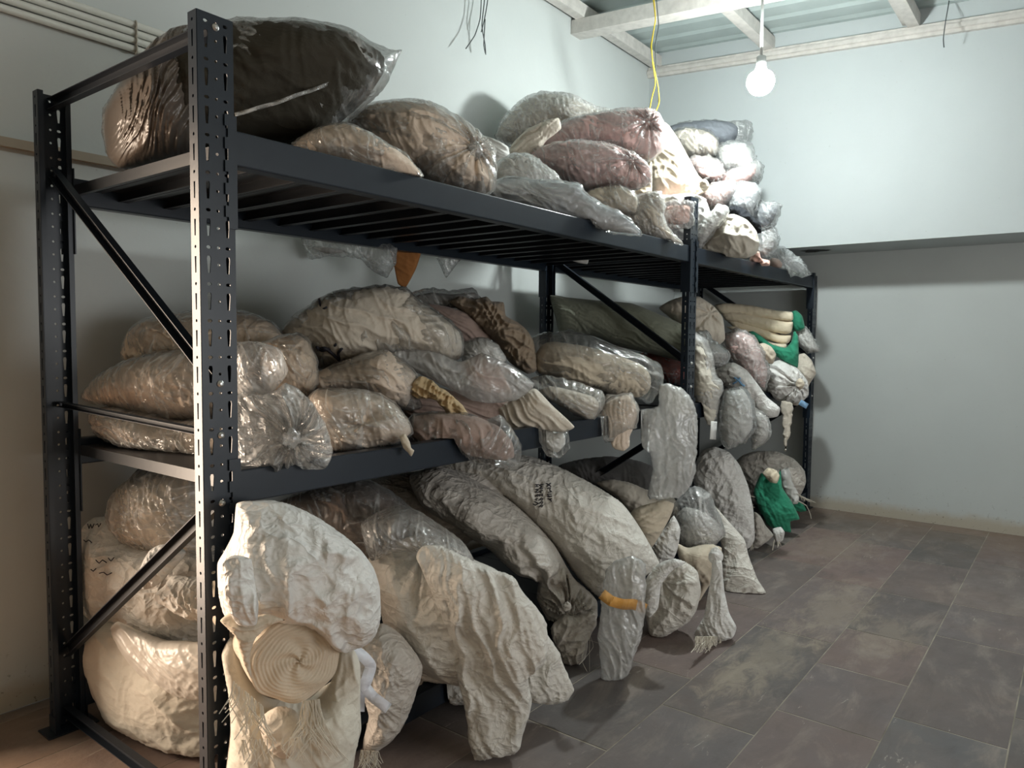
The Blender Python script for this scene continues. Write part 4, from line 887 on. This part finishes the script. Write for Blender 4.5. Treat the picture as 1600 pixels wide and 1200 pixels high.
# ------------------------------------------------------------------ bottom shelf
# the side seen through the near end frame
r = bag('cloth_sack', 'white sack with dark scrawled writing in the end frame, under the plastic bag', 'sack', 'H',
    [(145,480),(146,360),(155,300),(200,262),(280,262),(340,330),(420,360),(600,400),(720,470),(720,720),(600,740),(480,735),(350,690),(230,655),(165,610)], 'sack', X_('H',400,500,.24), .12, turn=-45, style='sack', rot=30, floor=FB, group=G_LOW)
for q_ in ([(185,285),(190,302),(195,286),(201,300),(209,284)], [(214,290),(222,284),(226,296),(234,282)], [(170,345),(178,352),(188,345),(200,355)], [(215,420),(228,432),(240,420),(255,430)], [(262,412),(272,424),(284,410)], [(228,470),(244,466),(258,476),(275,468)], [(196,455),(206,462),(216,452)]):
    cord('scrawled_writing', r, r.name, 'H', q_, .0016)
bag('plastic_bundle', 'cloudy plastic bag on top of the stack inside the near end frame', 'plastic bag', 'H',
    [(270,255),(285,190),(310,145),(370,112),(420,95),(520,75),(640,70),(680,200),(660,380),(560,420),(480,380),(400,372),(330,350),(300,310)], 'cream', X_('H',480,220,.30), .12, turn=-38, style='soft', film=dict(mat='film_milky', pts=[(264,255),(278,190),(305,138),(370,105),(390,62),(440,60),(520,64),(640,58),(690,200),(670,400),(560,430),(480,392),(400,380),(330,356),(296,312)], T=.14), group=G_LOW)
r = bag('paper_roll', 'crumpled white wrapping bunched behind the near post', 'wrapping paper', 'H',
    [(332,525),(345,460),(390,392),(440,366),(500,372),(545,395),(500,450),(440,510),(400,532),(350,540)], 'sack_white', X_('H',440,460,.13), .05, turn=-30, style='crush', amp=.6, rot=30)
r = bag('cloth_roll', 'rolled sack with its crumpled open mouth behind the near post', 'cloth roll', 'H',
    [(400,560),(450,520),(480,485),(540,490),(640,500),(700,560),(690,630),(600,648),(520,632),(455,598),(420,590)], 'sack', X_('H',560,560,.16), .06, turn=-30, style='crush', amp=.5)
r = bag('cloth_sack', 'huge cream sack filling the bottom of the near end frame', 'sack', 'H',
    [(132,810),(150,740),(165,700),(215,655),(320,660),(480,725),(620,735),(760,760),(780,1000),(740,1250),(620,1212),(480,1130),(380,1075),(320,1050),(240,985),(190,915),(170,860),(146,846)], 'canvas', X_('H',450,950,.24), .15, turn=-45, style='sack', rot=0, amp=1.1, floor=.02, group=G_LOW)
bag('glossy_cloth', None, None, 'H', [(222,690),(260,662),(340,690),(450,728),(620,735),(680,800),(670,900),(600,948),(520,936),(430,902),(350,850),(290,795),(250,745)], 'sheen_white', X_('H',440,820,.135), .05, turn=-45, child=r, style='pleat', folds=[(38,.6,.045,.010),(46,.4,.022,.005)], pw=.5)
# along the aisle
r = bag('cloth_sack', 'bulky white woven sack folded over right beside the near post, above the cloth roll', 'sack', 'I',
    [(8,540),(0,470),(0,400),(28,350),(62,280),(74,168),(130,160),(250,165),(370,214),(480,285),(560,350),(610,420),(634,500),(634,620),(590,705),(490,738),(410,710),(360,660),(290,625),(200,612),(130,640),(60,630),(28,600)], 'sack_white', -.15, .16, Tb=.22, style='paper', group=G_LOW, xmin=-.4, before=True)
bag('sack_mouth', None, None, 'I', [(10,410),(60,370),(130,385),(145,470),(160,560),(150,640),(80,640),(30,560)], 'sack_white', -.26, .03, child=r, style='sack', rot=60, xmin=-.4, before=True)
# the cream roll whose spiral end faces the aisle
def cloth_roll():
    c = at(340+312/2.5, 720+775/2.5, -.225); dpt = float((c-CAM)@FW); R = 69*dpt/FPX
    ax = np.array([-.34, -.94, .02]); ax /= np.linalg.norm(ax); L = .62
    rt = empty('cloth_roll', (c[0]-ax[0]*.25, c[1]-ax[1]*.25, c[2]-R)); tag(rt, 'cream cloth roll showing its spiral end to the aisle beside the near post', 'cloth roll')
    a = np.cross(ax, (0, 0, 1.0)); a /= np.linalg.norm(a); b = np.cross(a, ax); n, m = 96, 46
    v = []; f = []
    # spiral end: wound layers as ridges, bulging a little at the middle
    for i in range(m+1):
        rr = R*(i/m)
        for k in range(n):
            t = 2*math.pi*k/n; wob = 1+.035*math.sin(3*t+1)+.02*math.sin(7*t)
            lay = rr/R*13-t/(2*math.pi)+.25*math.sin(2*t)*rr/R
            hgt = .0042*abs(math.sin(math.pi*lay))-.012*(rr/R)**4*2+.004*math.sin(5*t+rr*90)
            v.append(c+a*(rr*wob*1.06*math.cos(t))+b*(rr*wob*math.sin(t))+ax*(hgt+.012))
    for i in range(m):
        for k in range(n): f.append((i*n+k, i*n+(k+1) % n, (i+1)*n+(k+1) % n, (i+1)*n+k))
    link('rolled_end', v, f, M['roll'], rt, True)
    v = []; f = []; kk = 26
    for i in range(kk+1):
        s = i/kk*L
        for k in range(n):
            t = 2*math.pi*k/n; wob = 1+.035*math.sin(3*t+1)+.02*math.sin(7*t)
            rr = R*(1+.03*math.sin(s*60+t*2)*min(1, s*20)+.05*float(noise.noise((math.cos(t)*2, math.sin(t)*2, s*9))))*(1-.25*max(0, s-.4))
            v.append(c+a*(rr*wob*1.06*math.cos(t))+b*(rr*wob*math.sin(t))-ax*(s+.012*0)+ax*(-.012))
    for i in range(kk):
        for k in range(n): f.append((i*n+k, (i+1)*n+k, (i+1)*n+(k+1) % n, i*n+(k+1) % n))
    f.append(tuple(range(kk*n, kk*n+n)))
    link('roll_body', v, f, M['roll'], rt, True)
    return rt
rl = cloth_roll()
bag('loose_flap', None, None, 'I', [(10,625),(60,590),(110,618),(190,600),(262,622),(200,645),(150,690),(126,760),(132,850),(108,810),(84,740),(66,680)], 'roll', -.245, .03, child=rl, style='crush', amp=.5, rot=70, xmin=-.4, before=True)
r = bag('cloth_sack', 'netted grey-white sack with hanging fringe under the cream cloth roll', 'sack', 'I',
    [(15,760),(50,690),(90,720),(130,830),(200,905),(300,932),(400,920),(460,860),(500,790),(535,810),(545,900),(555,1050),(540,1130),(520,1240),(480,1330),(60,1330),(30,1240),(50,1050),(40,900)], 'canvas', -.12, .12, Tb=.2, style='sack', rot=30, group=G_LOW, xmin=-.4, before=True)
bag('pouch', None, None, 'I', [(160,1020),(230,970),(310,985),(335,1060),(310,1140),(250,1160),(190,1110)], 'beige', -.2, .045, child=r, style='soft', rot=60, xmin=-.4, before=True)
bag('side_fold', None, None, 'I', [(395,945),(430,890),(460,810),(474,740),(530,738),(556,800),(556,960),(560,1050),(540,1110),(470,1130),(410,1080),(385,1010)], 'canvas', -.2, .05, child=r, style='soft', rot=70)
fringe('fringe', 'thread', r, 'I', (60,860), (180,960), 46, 150, -.27, seed=2)
fringe('fringe', 'thread', r, 'I', (330,940), (400,930), 60, 200, -.285, seed=3)
fringe('fringe', 'thread', r, 'I', (90,1090), (340,1080), 40, 90, -.275, seed=4)
r = bag('cloth_sack', 'grey-cream sack hanging to a frayed point between the roll and the big white sack', 'sack', 'I',
    [(470,760),(560,700),(640,640),(720,690),(800,800),(780,890),(740,1000),(690,1075),(625,1130),(615,1180),(565,1170),(570,1090),(590,1000),(560,900)], 'sack_grey', -.07, .10, style='sack', rot=40, group=G_LOW)
fringe('fringe', 'thread', r, 'I', (560,1130), (630,1135), 40, 75, -.10, seed=6)
tg = empty('ribbon_strip', tuple(at(340+600/2.5, 720+850/2.5, -.13))); tag(tg, 'white ribbon strip dangling beside the cream roll end', 'ribbon')
ribbon('strip', 'paper', tg, 'I', [(525,732),(570,765),(598,800),(585,850),(575,880),(610,925),(668,968)], -.14, 44, yy=[-.19,-.22,-.22,-.20,-.22])
ribbon('strip', 'paper', tg, 'I', [(585,850),(560,900),(556,980)], -.15, 36)
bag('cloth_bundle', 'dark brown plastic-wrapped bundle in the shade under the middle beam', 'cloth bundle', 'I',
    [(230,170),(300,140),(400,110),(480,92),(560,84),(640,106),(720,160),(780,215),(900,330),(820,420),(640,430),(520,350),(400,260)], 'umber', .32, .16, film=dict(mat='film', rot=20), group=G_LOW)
r = bag('cloth_sack', 'biggest white woven sack, flopping to the floor with a draped corner', 'sack', 'I',
    [(600,420),(590,380),(640,350),(700,320),(760,300),(850,318),(940,360),(1020,410),(1100,440),(1180,520),(1240,600),(1180,760),(1050,860),(930,855),(800,842),(740,790),(690,720),(650,640),(628,540)], 'sack', .0, .22, style='sack', rot=-20, amp=1.1, group=G_LOW, gather=[(800,330,9,.012,.15)])
bag('draped_corner', None, None, 'I', [(880,620),(830,500),(775,380),(800,335),(880,335),(1000,395),(1090,430),(1150,450),(1200,520),(1245,570),(1286,640),(1290,720),(1272,790),(1215,838),(1228,940),(1195,1060),(1170,1130),(1090,1150),(1010,1166),(982,1100),(972,1000),(940,860),(915,740)], 'sack', -.26, .06, child=r, style='sack', pw=.35, folds=[(80,.7,.075,.026),(68,.4,.035,.010)], jit=1.5)
bag('plastic_cover', None, None, 'I', [(600,390),(560,250),(640,200),(700,180),(780,200),(860,250),(960,320),(1000,390),(900,400),(780,350),(680,350)], 'film_milky', .0, .12, child=r, style='film', rot=20)
r = bag('cloth_sack', 'long greyish sack with a starburst tied end in the middle of the bottom shelf', 'sack', 'J',
    [(0,170),(120,130),(220,170),(340,230),(430,290),(520,370),(610,470),(660,560),(700,620),(780,690),(775,780),(700,830),(620,810),(570,760),(530,680),(535,600),(440,570),(330,470),(180,370),(60,300)], 'sack_grey', .16, .20, style='sack', rot=-10, gather=[(655,715,19,.042,.26)], group=G_LOW)
bag('tied_tail', None, None, 'J', [(588,810),(635,752),(690,756),(765,740),(782,790),(745,850),(732,930),(665,970),(620,900)], 'sack_grey', -.10, .05, child=r, style='crush', rot=60, amp=.7, jit=1.5)
knot(r, 'sack_grey', 'J', (657,716), -.13, .017)
fringe('loose_thread', 'thread', r, 'J', (745,820), (755,822), 3, 230, -.18, seed=8, r=.0008)
r = bag('cloth_sack', 'long white sack with black handwriting slanting out over the bottom beam', 'sack', 'J',
    [(60,130),(160,90),(260,75),(400,74),(520,94),(640,142),(760,205),(880,280),(930,340),(975,410),(1020,490),(1042,538),(1000,570),(950,600),(890,640),(830,680),(785,670),(700,590),(620,480),(520,370),(390,262),(220,190)], 'sack', .10, .20, style='soft', rot=15, group=G_LOW)
HOST = r.name
def strokes(lines, nm):
    b = MB(); k = 0
    for ln in lines:
        q = spline(tr(CROP['J'], ln), 2, False) if len(ln) > 2 else np.linspace(*[np.array(p_) for p_ in tr(CROP['J'], ln)], 8)
        P = [p_ for p_ in (surf(HOST, x, y, .0025) for x, y in q) if p_ is not None]
        if len(P) > 2: b.tube(P, .0021, 5)
    o = b.build(nm, M['ink'], r, True)
# handwriting runs down the sack: X34Y / MS2999 / HN95
strokes([[(570,200),(590,214)],[(588,200),(572,214)],[(574,222),(588,218),(584,228),(592,236),(576,238)],[(592,246),(574,246),(584,258)],[(574,256),(594,254)],[(592,264),(582,270)],[(574,264),(584,268),(592,276)]], 'handwriting')
strokes([[(556,206),(540,208),(552,215),(540,222),(556,222)],[(556,232),(548,228),(548,240),(540,234)],[(554,244),(554,254),(542,246),(542,256)],[(548,262),(556,264),(552,272),(546,268),(550,262),(538,272)],[(548,276),(556,278),(552,286),(546,282),(550,276),(538,286)],[(548,290),(556,292),(552,300),(546,296),(550,290),(538,300)]], 'handwriting')
strokes([[(524,206),(538,206)],[(531,206),(531,214)],[(524,214),(538,214)],[(524,226),(538,226),(524,238),(538,238)],[(532,246),(538,248),(534,256),(530,252),(534,246),(524,256)],[(536,264),(528,262),(530,272),(522,268)],[(520,276),(536,284),(524,292),(514,286)]], 'handwriting')
r2 = bag('plastic_bundle', 'clear plastic tail with orange tape hanging from the handwritten sack', 'plastic bag', 'J',
    [(835,560),(900,520),(960,520),(978,580),(970,660),(930,690),(870,670)], 'canvas', -.29, .03, pw=.4, film=dict(mat='film_cloud', pts=[(815,570),(850,530),(920,500),(985,540),(982,700),(975,800),(950,890),(920,980),(895,1010),(832,1030),(802,1020),(788,850),(800,700)], Y=-.31, T=.045, folds=[(86,.5,.05,.012),(70,.2,.03,.007)], pw=.4, rot=0))
ribbon('orange_tape', 'tape', r2, 'J', [(800,660),(840,690),(890,705),(935,705),(985,725)], -.36, 44, yy=[-.325,-.385,-.40,-.385,-.325])
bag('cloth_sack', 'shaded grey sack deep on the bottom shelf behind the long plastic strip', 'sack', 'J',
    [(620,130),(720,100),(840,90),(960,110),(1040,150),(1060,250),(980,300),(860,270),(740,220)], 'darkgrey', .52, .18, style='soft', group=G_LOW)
bag('cloth_sack', 'shaded grey sack filling the gap under the middle beam behind the starburst sack', 'sack', 'I',
    [(430,170),(520,105),(660,60),(880,30),(1080,40),(1180,110),(1080,240),(960,330),(820,330),(640,270)], 'sack_grey', .55, .17, style='sack', group=G_LOW)
bag('cloth_sack', 'torn white sack draped low beside the starburst sack', 'sack', 'J',
    [(440,820),(560,820),(620,900),(660,1000),(682,1060),(660,1104),(600,1118),(500,1108),(430,1100)], 'sack', -.27, .05, style='sack', rot=50, jit=2, group=G_LOW)
bag('cloth_sack', 'shaded white sack on the floor behind the draped corner', 'sack', 'J',
    [(0,1000),(60,985),(180,1000),(280,1010),(400,1050),(420,1110),(280,1120),(100,1105),(20,1050)], 'sack', .02, .07, style='sack', group=G_LOW)
bag('cloth_sack', 'beige sack lying behind the open-mouthed sack in the bottom row', 'sack', 'J',
    [(780,200),(840,185),(920,200),(990,230),(1100,260),(1120,330),(1020,380),(940,340),(860,260)], 'beige', .22, .12, style='sack', group=G_LOW)
r = bag('cloth_sack', 'white sack with a flared open mouth above the floor, right of the tape', 'sack', 'J',
    [(920,330),(940,305),(1000,285),(1062,272),(1102,288),(1084,345),(1045,415),(1005,472),(975,440),(945,380)], 'cream', -.06, .06, style='soft', rot=-50, group=G_LOW)
bag('cloth_sack', 'crushed white sack wedged under the flared-mouth sack', 'sack', 'J',
    [(985,500),(1015,440),(1065,385),(1100,335),(1128,390),(1118,470),(1095,520),(1030,530)], 'sack_white', -.08, .06, style='crush', amp=.5, group=G_LOW)
r = bag('cloth_sack', 'round crinkled white sack end hanging just over the floor', 'sack', 'J',
    [(972,640),(1000,570),(1050,530),(1105,515),(1160,535),(1200,570),(1214,650),(1195,730),(1165,775),(1120,805),(1045,848),(1000,830),(985,760)], 'sack', -.27, .09, style='sack', rot=50, gather=[(1050,600,9,.014,.2)], group=G_LOW)
bag('rim_fold', None, None, 'J', [(976,680),(985,600),(1030,540),(1100,515),(1150,530),(1100,560),(1050,620),(1035,720),(1000,760),(980,740)], 'sack_white', -.34, .035, child=r, style='pleat', rot=-60, amp=.8)
r = bag('plastic_bundle', 'white sack in cloudy plastic with a dark spot, behind the tied tail', 'plastic bag', 'J',
    [(1108,400),(1112,330),(1150,300),(1220,320),(1280,360),(1305,410),(1262,458),(1180,482),(1125,450)], 'sack_white', -.10, .10, style='soft', film=dict(mat='film_milky', pts=[(1100,400),(1098,290),(1140,235),(1190,210),(1250,248),(1292,330),(1314,415),(1268,468),(1180,490),(1118,456)], T=.12), group=G_LOW)
r = bag('cloth_sack', 'cream sack tied at the neck, its frayed white tail reaching the floor', 'sack', 'J',
    [(1110,450),(1160,470),(1240,455),(1300,470),(1290,560),(1240,640),(1190,720),(1175,720),(1215,620),(1180,580),(1130,540)], 'cream', -.18, .07, style='soft', rot=60, group=G_LOW)
bag('tied_tail', None, None, 'J', [(1262,520),(1300,525),(1305,580),(1312,650),(1332,740),(1362,800),(1345,845),(1290,858),(1235,850),(1185,832),(1225,755),(1245,650),(1258,580)], 'sack_white', -.43, .04, child=r, lean=8, style='pleat', folds=[(80,.6,.03,.016),(95,.4,.02,.008)], amp=1.0, pw=.4)
knot(r, 'sack_white', 'J', (1276,505), -.40, .034)
fringe('fringe', 'thread', r, 'J', (1190,838), (1355,838), 110, 60, -.455, r=.0018, seed=12)
r = bag('cloth_sack', 'tall white sack with a frayed right edge standing out from the bottom shelf', 'sack', 'J',
    [(1180,180),(1195,110),(1220,65),(1270,48),(1330,70),(1375,125),(1410,210),(1432,310),(1438,430),(1415,470),(1370,480),(1300,420),(1240,300),(1195,230)], 'sack_white', .0, .10, style='soft', rot=40, group=G_LOW)
fringe('fringe', 'thread', r, 'J', (1400,220), (1436,440), 50, 26, -.05, seed=14, droop=(.8, .6))
bag('cloth_sack', 'white sack skirt spread on the floor right of the tied tail', 'sack', 'J',
    [(1262,290),(1330,360),(1395,435),(1412,500),(1450,600),(1484,656),(1430,672),(1320,680),(1300,600),(1300,470)], 'sack', -.26, .045, lean=20, style='sack', rot=70, amp=.8, group=G_LOW)
bag('cloth_sack', 'rounded grey sack on the bottom shelf against the far post', 'sack', 'K',
    [(860,260),(900,215),(960,195),(1060,196),(1140,230),(1190,285),(1198,340),(1176,395),(1130,440),(1060,470),(960,450),(890,380)], 'sack_grey', X_('K',1040,320,4.25), .16, style='soft', floor=FB, group=G_LOW)
r = bag('plastic_bundle', 'green plastic sack slumped open at the far end of the bottom shelf', 'plastic bag', 'K',
    [(952,385),(985,300),(1010,305),(1060,335),(1078,275),(1088,365),(1130,430),(1168,512),(1125,525),(1128,575),(1095,572),(1050,560),(1005,530),(970,450)], 'green', X_('K',1050,440,3.85), .07, style='film', amp=.9, group=G_LOW)
bag('cloth_inside', None, None, 'K', [(995,300),(1020,272),(1060,285),(1075,310),(1062,345),(1030,340)], 'yellow', X_('K',1040,310,3.8), .04, child=r, style='crush', amp=.5)
bag('cloth_bundle', 'tattered white cloth hanging between the green sack and the far post', 'cloth bundle', 'K',
    [(1080,290),(1118,272),(1135,340),(1165,400),(1160,440),(1125,440),(1095,385)], 'white', X_('K',1120,360,4.1), .04, style='crush', amp=.4, group=G_LOW)
r = bag('cloth_sack', 'frayed grey sack under the green plastic one at the far end', 'sack', 'K',
    [(935,640),(945,560),(955,480),(985,500),(1010,545),(1045,590),(1000,630),(960,655)], 'sack_grey', X_('K',990,570,3.6), .07, style='soft', group=G_LOW)
fringe('fringe', 'thread', r, 'K', (940,630), (1000,630), 25, 40, X_('K',970,630,3.55), seed=20)
r = bag('hanging_rag', 'white rag tail with looped threads below the green plastic sack', 'rag', 'K',
    [(1042,560),(1080,550),(1098,575),(1090,612),(1066,625),(1050,610)], 'white', X_('K',1070,590,3.7), .025, style='pleat', rot=70)
strands('thread_loop', 'thread', r, 'K', [[(1050,610),(1040,670),(1058,700),(1068,650),(1072,620)],[(1072,615),(1088,660),(1080,690),(1066,660),(1066,618)]], X_('K',1070,640,3.65), .003)
r = bag('plastic_bundle', 'shredded green plastic scraps on the floor by the far post', 'plastic bag', 'K',
    [(1128,440),(1160,430),(1190,450),(1200,475),(1170,480),(1140,470)], 'green', X_('K',1165,455,4.3), .03, style='crush', amp=.4)
fringe('frayed_strand', 'thread', r, 'K', (1150,390), (1200,420), 26, 45, X_('K',1180,400,4.2), seed=24, r=.0022, droop=(.7, .5))
strands('loose_cord', 'thread', r, 'K', [[(1165,430),(1200,450),(1218,490),(1222,510)]], X_('K',1190,470,4.2), .004)
# ------------------------------------------------------------------ scraps hanging behind the top shelf, loose wires
r = bag('plastic_bundle', 'crumpled clear plastic hanging behind the top shelf back beam', 'plastic bag', 'F',
    [(200,20),(300,20),(360,40),(280,50)], 'grey', .985, .01, film=dict(pts=[(150,-60),(380,-60),(600,20),(590,110),(545,160),(480,120),(420,70),(300,62),(190,72)], T=.04, Y=.985, mat='film_grey'))
bag('crumpled_cloth', 'brown-orange cloth corner hanging behind the top shelf', 'cloth', 'F',
    [(560,-40),(720,-30),(715,40),(690,120),(642,206),(605,190),(590,120)], 'orange', .955, .02, style='soft', amp=.5)
bag('plastic_bundle', 'pointed corner of clear plastic hanging right of the brown-orange cloth', 'plastic bag', 'F',
    [(760,-10),(925,-5),(915,60),(880,100),(832,162),(810,120)], 'film_grey', .955, .02, style='film', amp=.5)
bag('paper_scrap', 'white paper scrap caught under the top deck near the middle frame', 'paper', 'G',
    [(250,5),(355,5),(352,38),(290,26)], 'white', .62, .006, style='soft', amp=.2)
def wires(name, label, mat, lines, Y, rad):
    pts = [[at(x, y, Y+.004*i) for x, y in spline(ln, 4, False)] for i, ln in enumerate(lines)]
    rt = empty(name, tuple(pts[0][0])); tag(rt, label, 'wire')
    for P, m in zip(pts, mat): MB().tube(P, rad, 6).build('strand', M[m], rt, True)
wires('loose_wire', 'yellow loose wire with a grey one hanging from the roof over the pink bundles', ['yellow_wire', 'yellow_wire', 'grey_wire'],
      [[(1020,-60),(1022,0),(1024,30),(1018,70),(1020,100),(1024,130),(1018,155),(1012,190),(1006,215)], [(1019,-60),(1021,0),(1024,32),(1017,72),(1022,105),(1028,135),(1030,160),(1020,185),(1014,200)], [(1028,-60),(1026,0),(1029,40),(1024,70),(1025,110),(1030,140),(1029,160)]], .45, .0035)
wires('loose_wire', 'pair of black wires hanging loose on the back wall above the shelf', ['grey_wire', 'grey_wire', 'grey_wire'],
      [[(752,-40),(752,0),(750,30),(742,55),(728,76)], [(758,-40),(757,0),(753,40),(758,70),(759,85),(756,70),(758,30)], [(762,-40),(762,0),(757,30),(752,50)]], 1.10, .003)
wires('loose_wire', 'thin grey wire hanging against the end wall on the right', ['grey_wire'], [[(1484,-40),(1483,0),(1478,30),(1474,60),(1475,74)]], float(at_x(1478,40,4.3)[1]), .003)
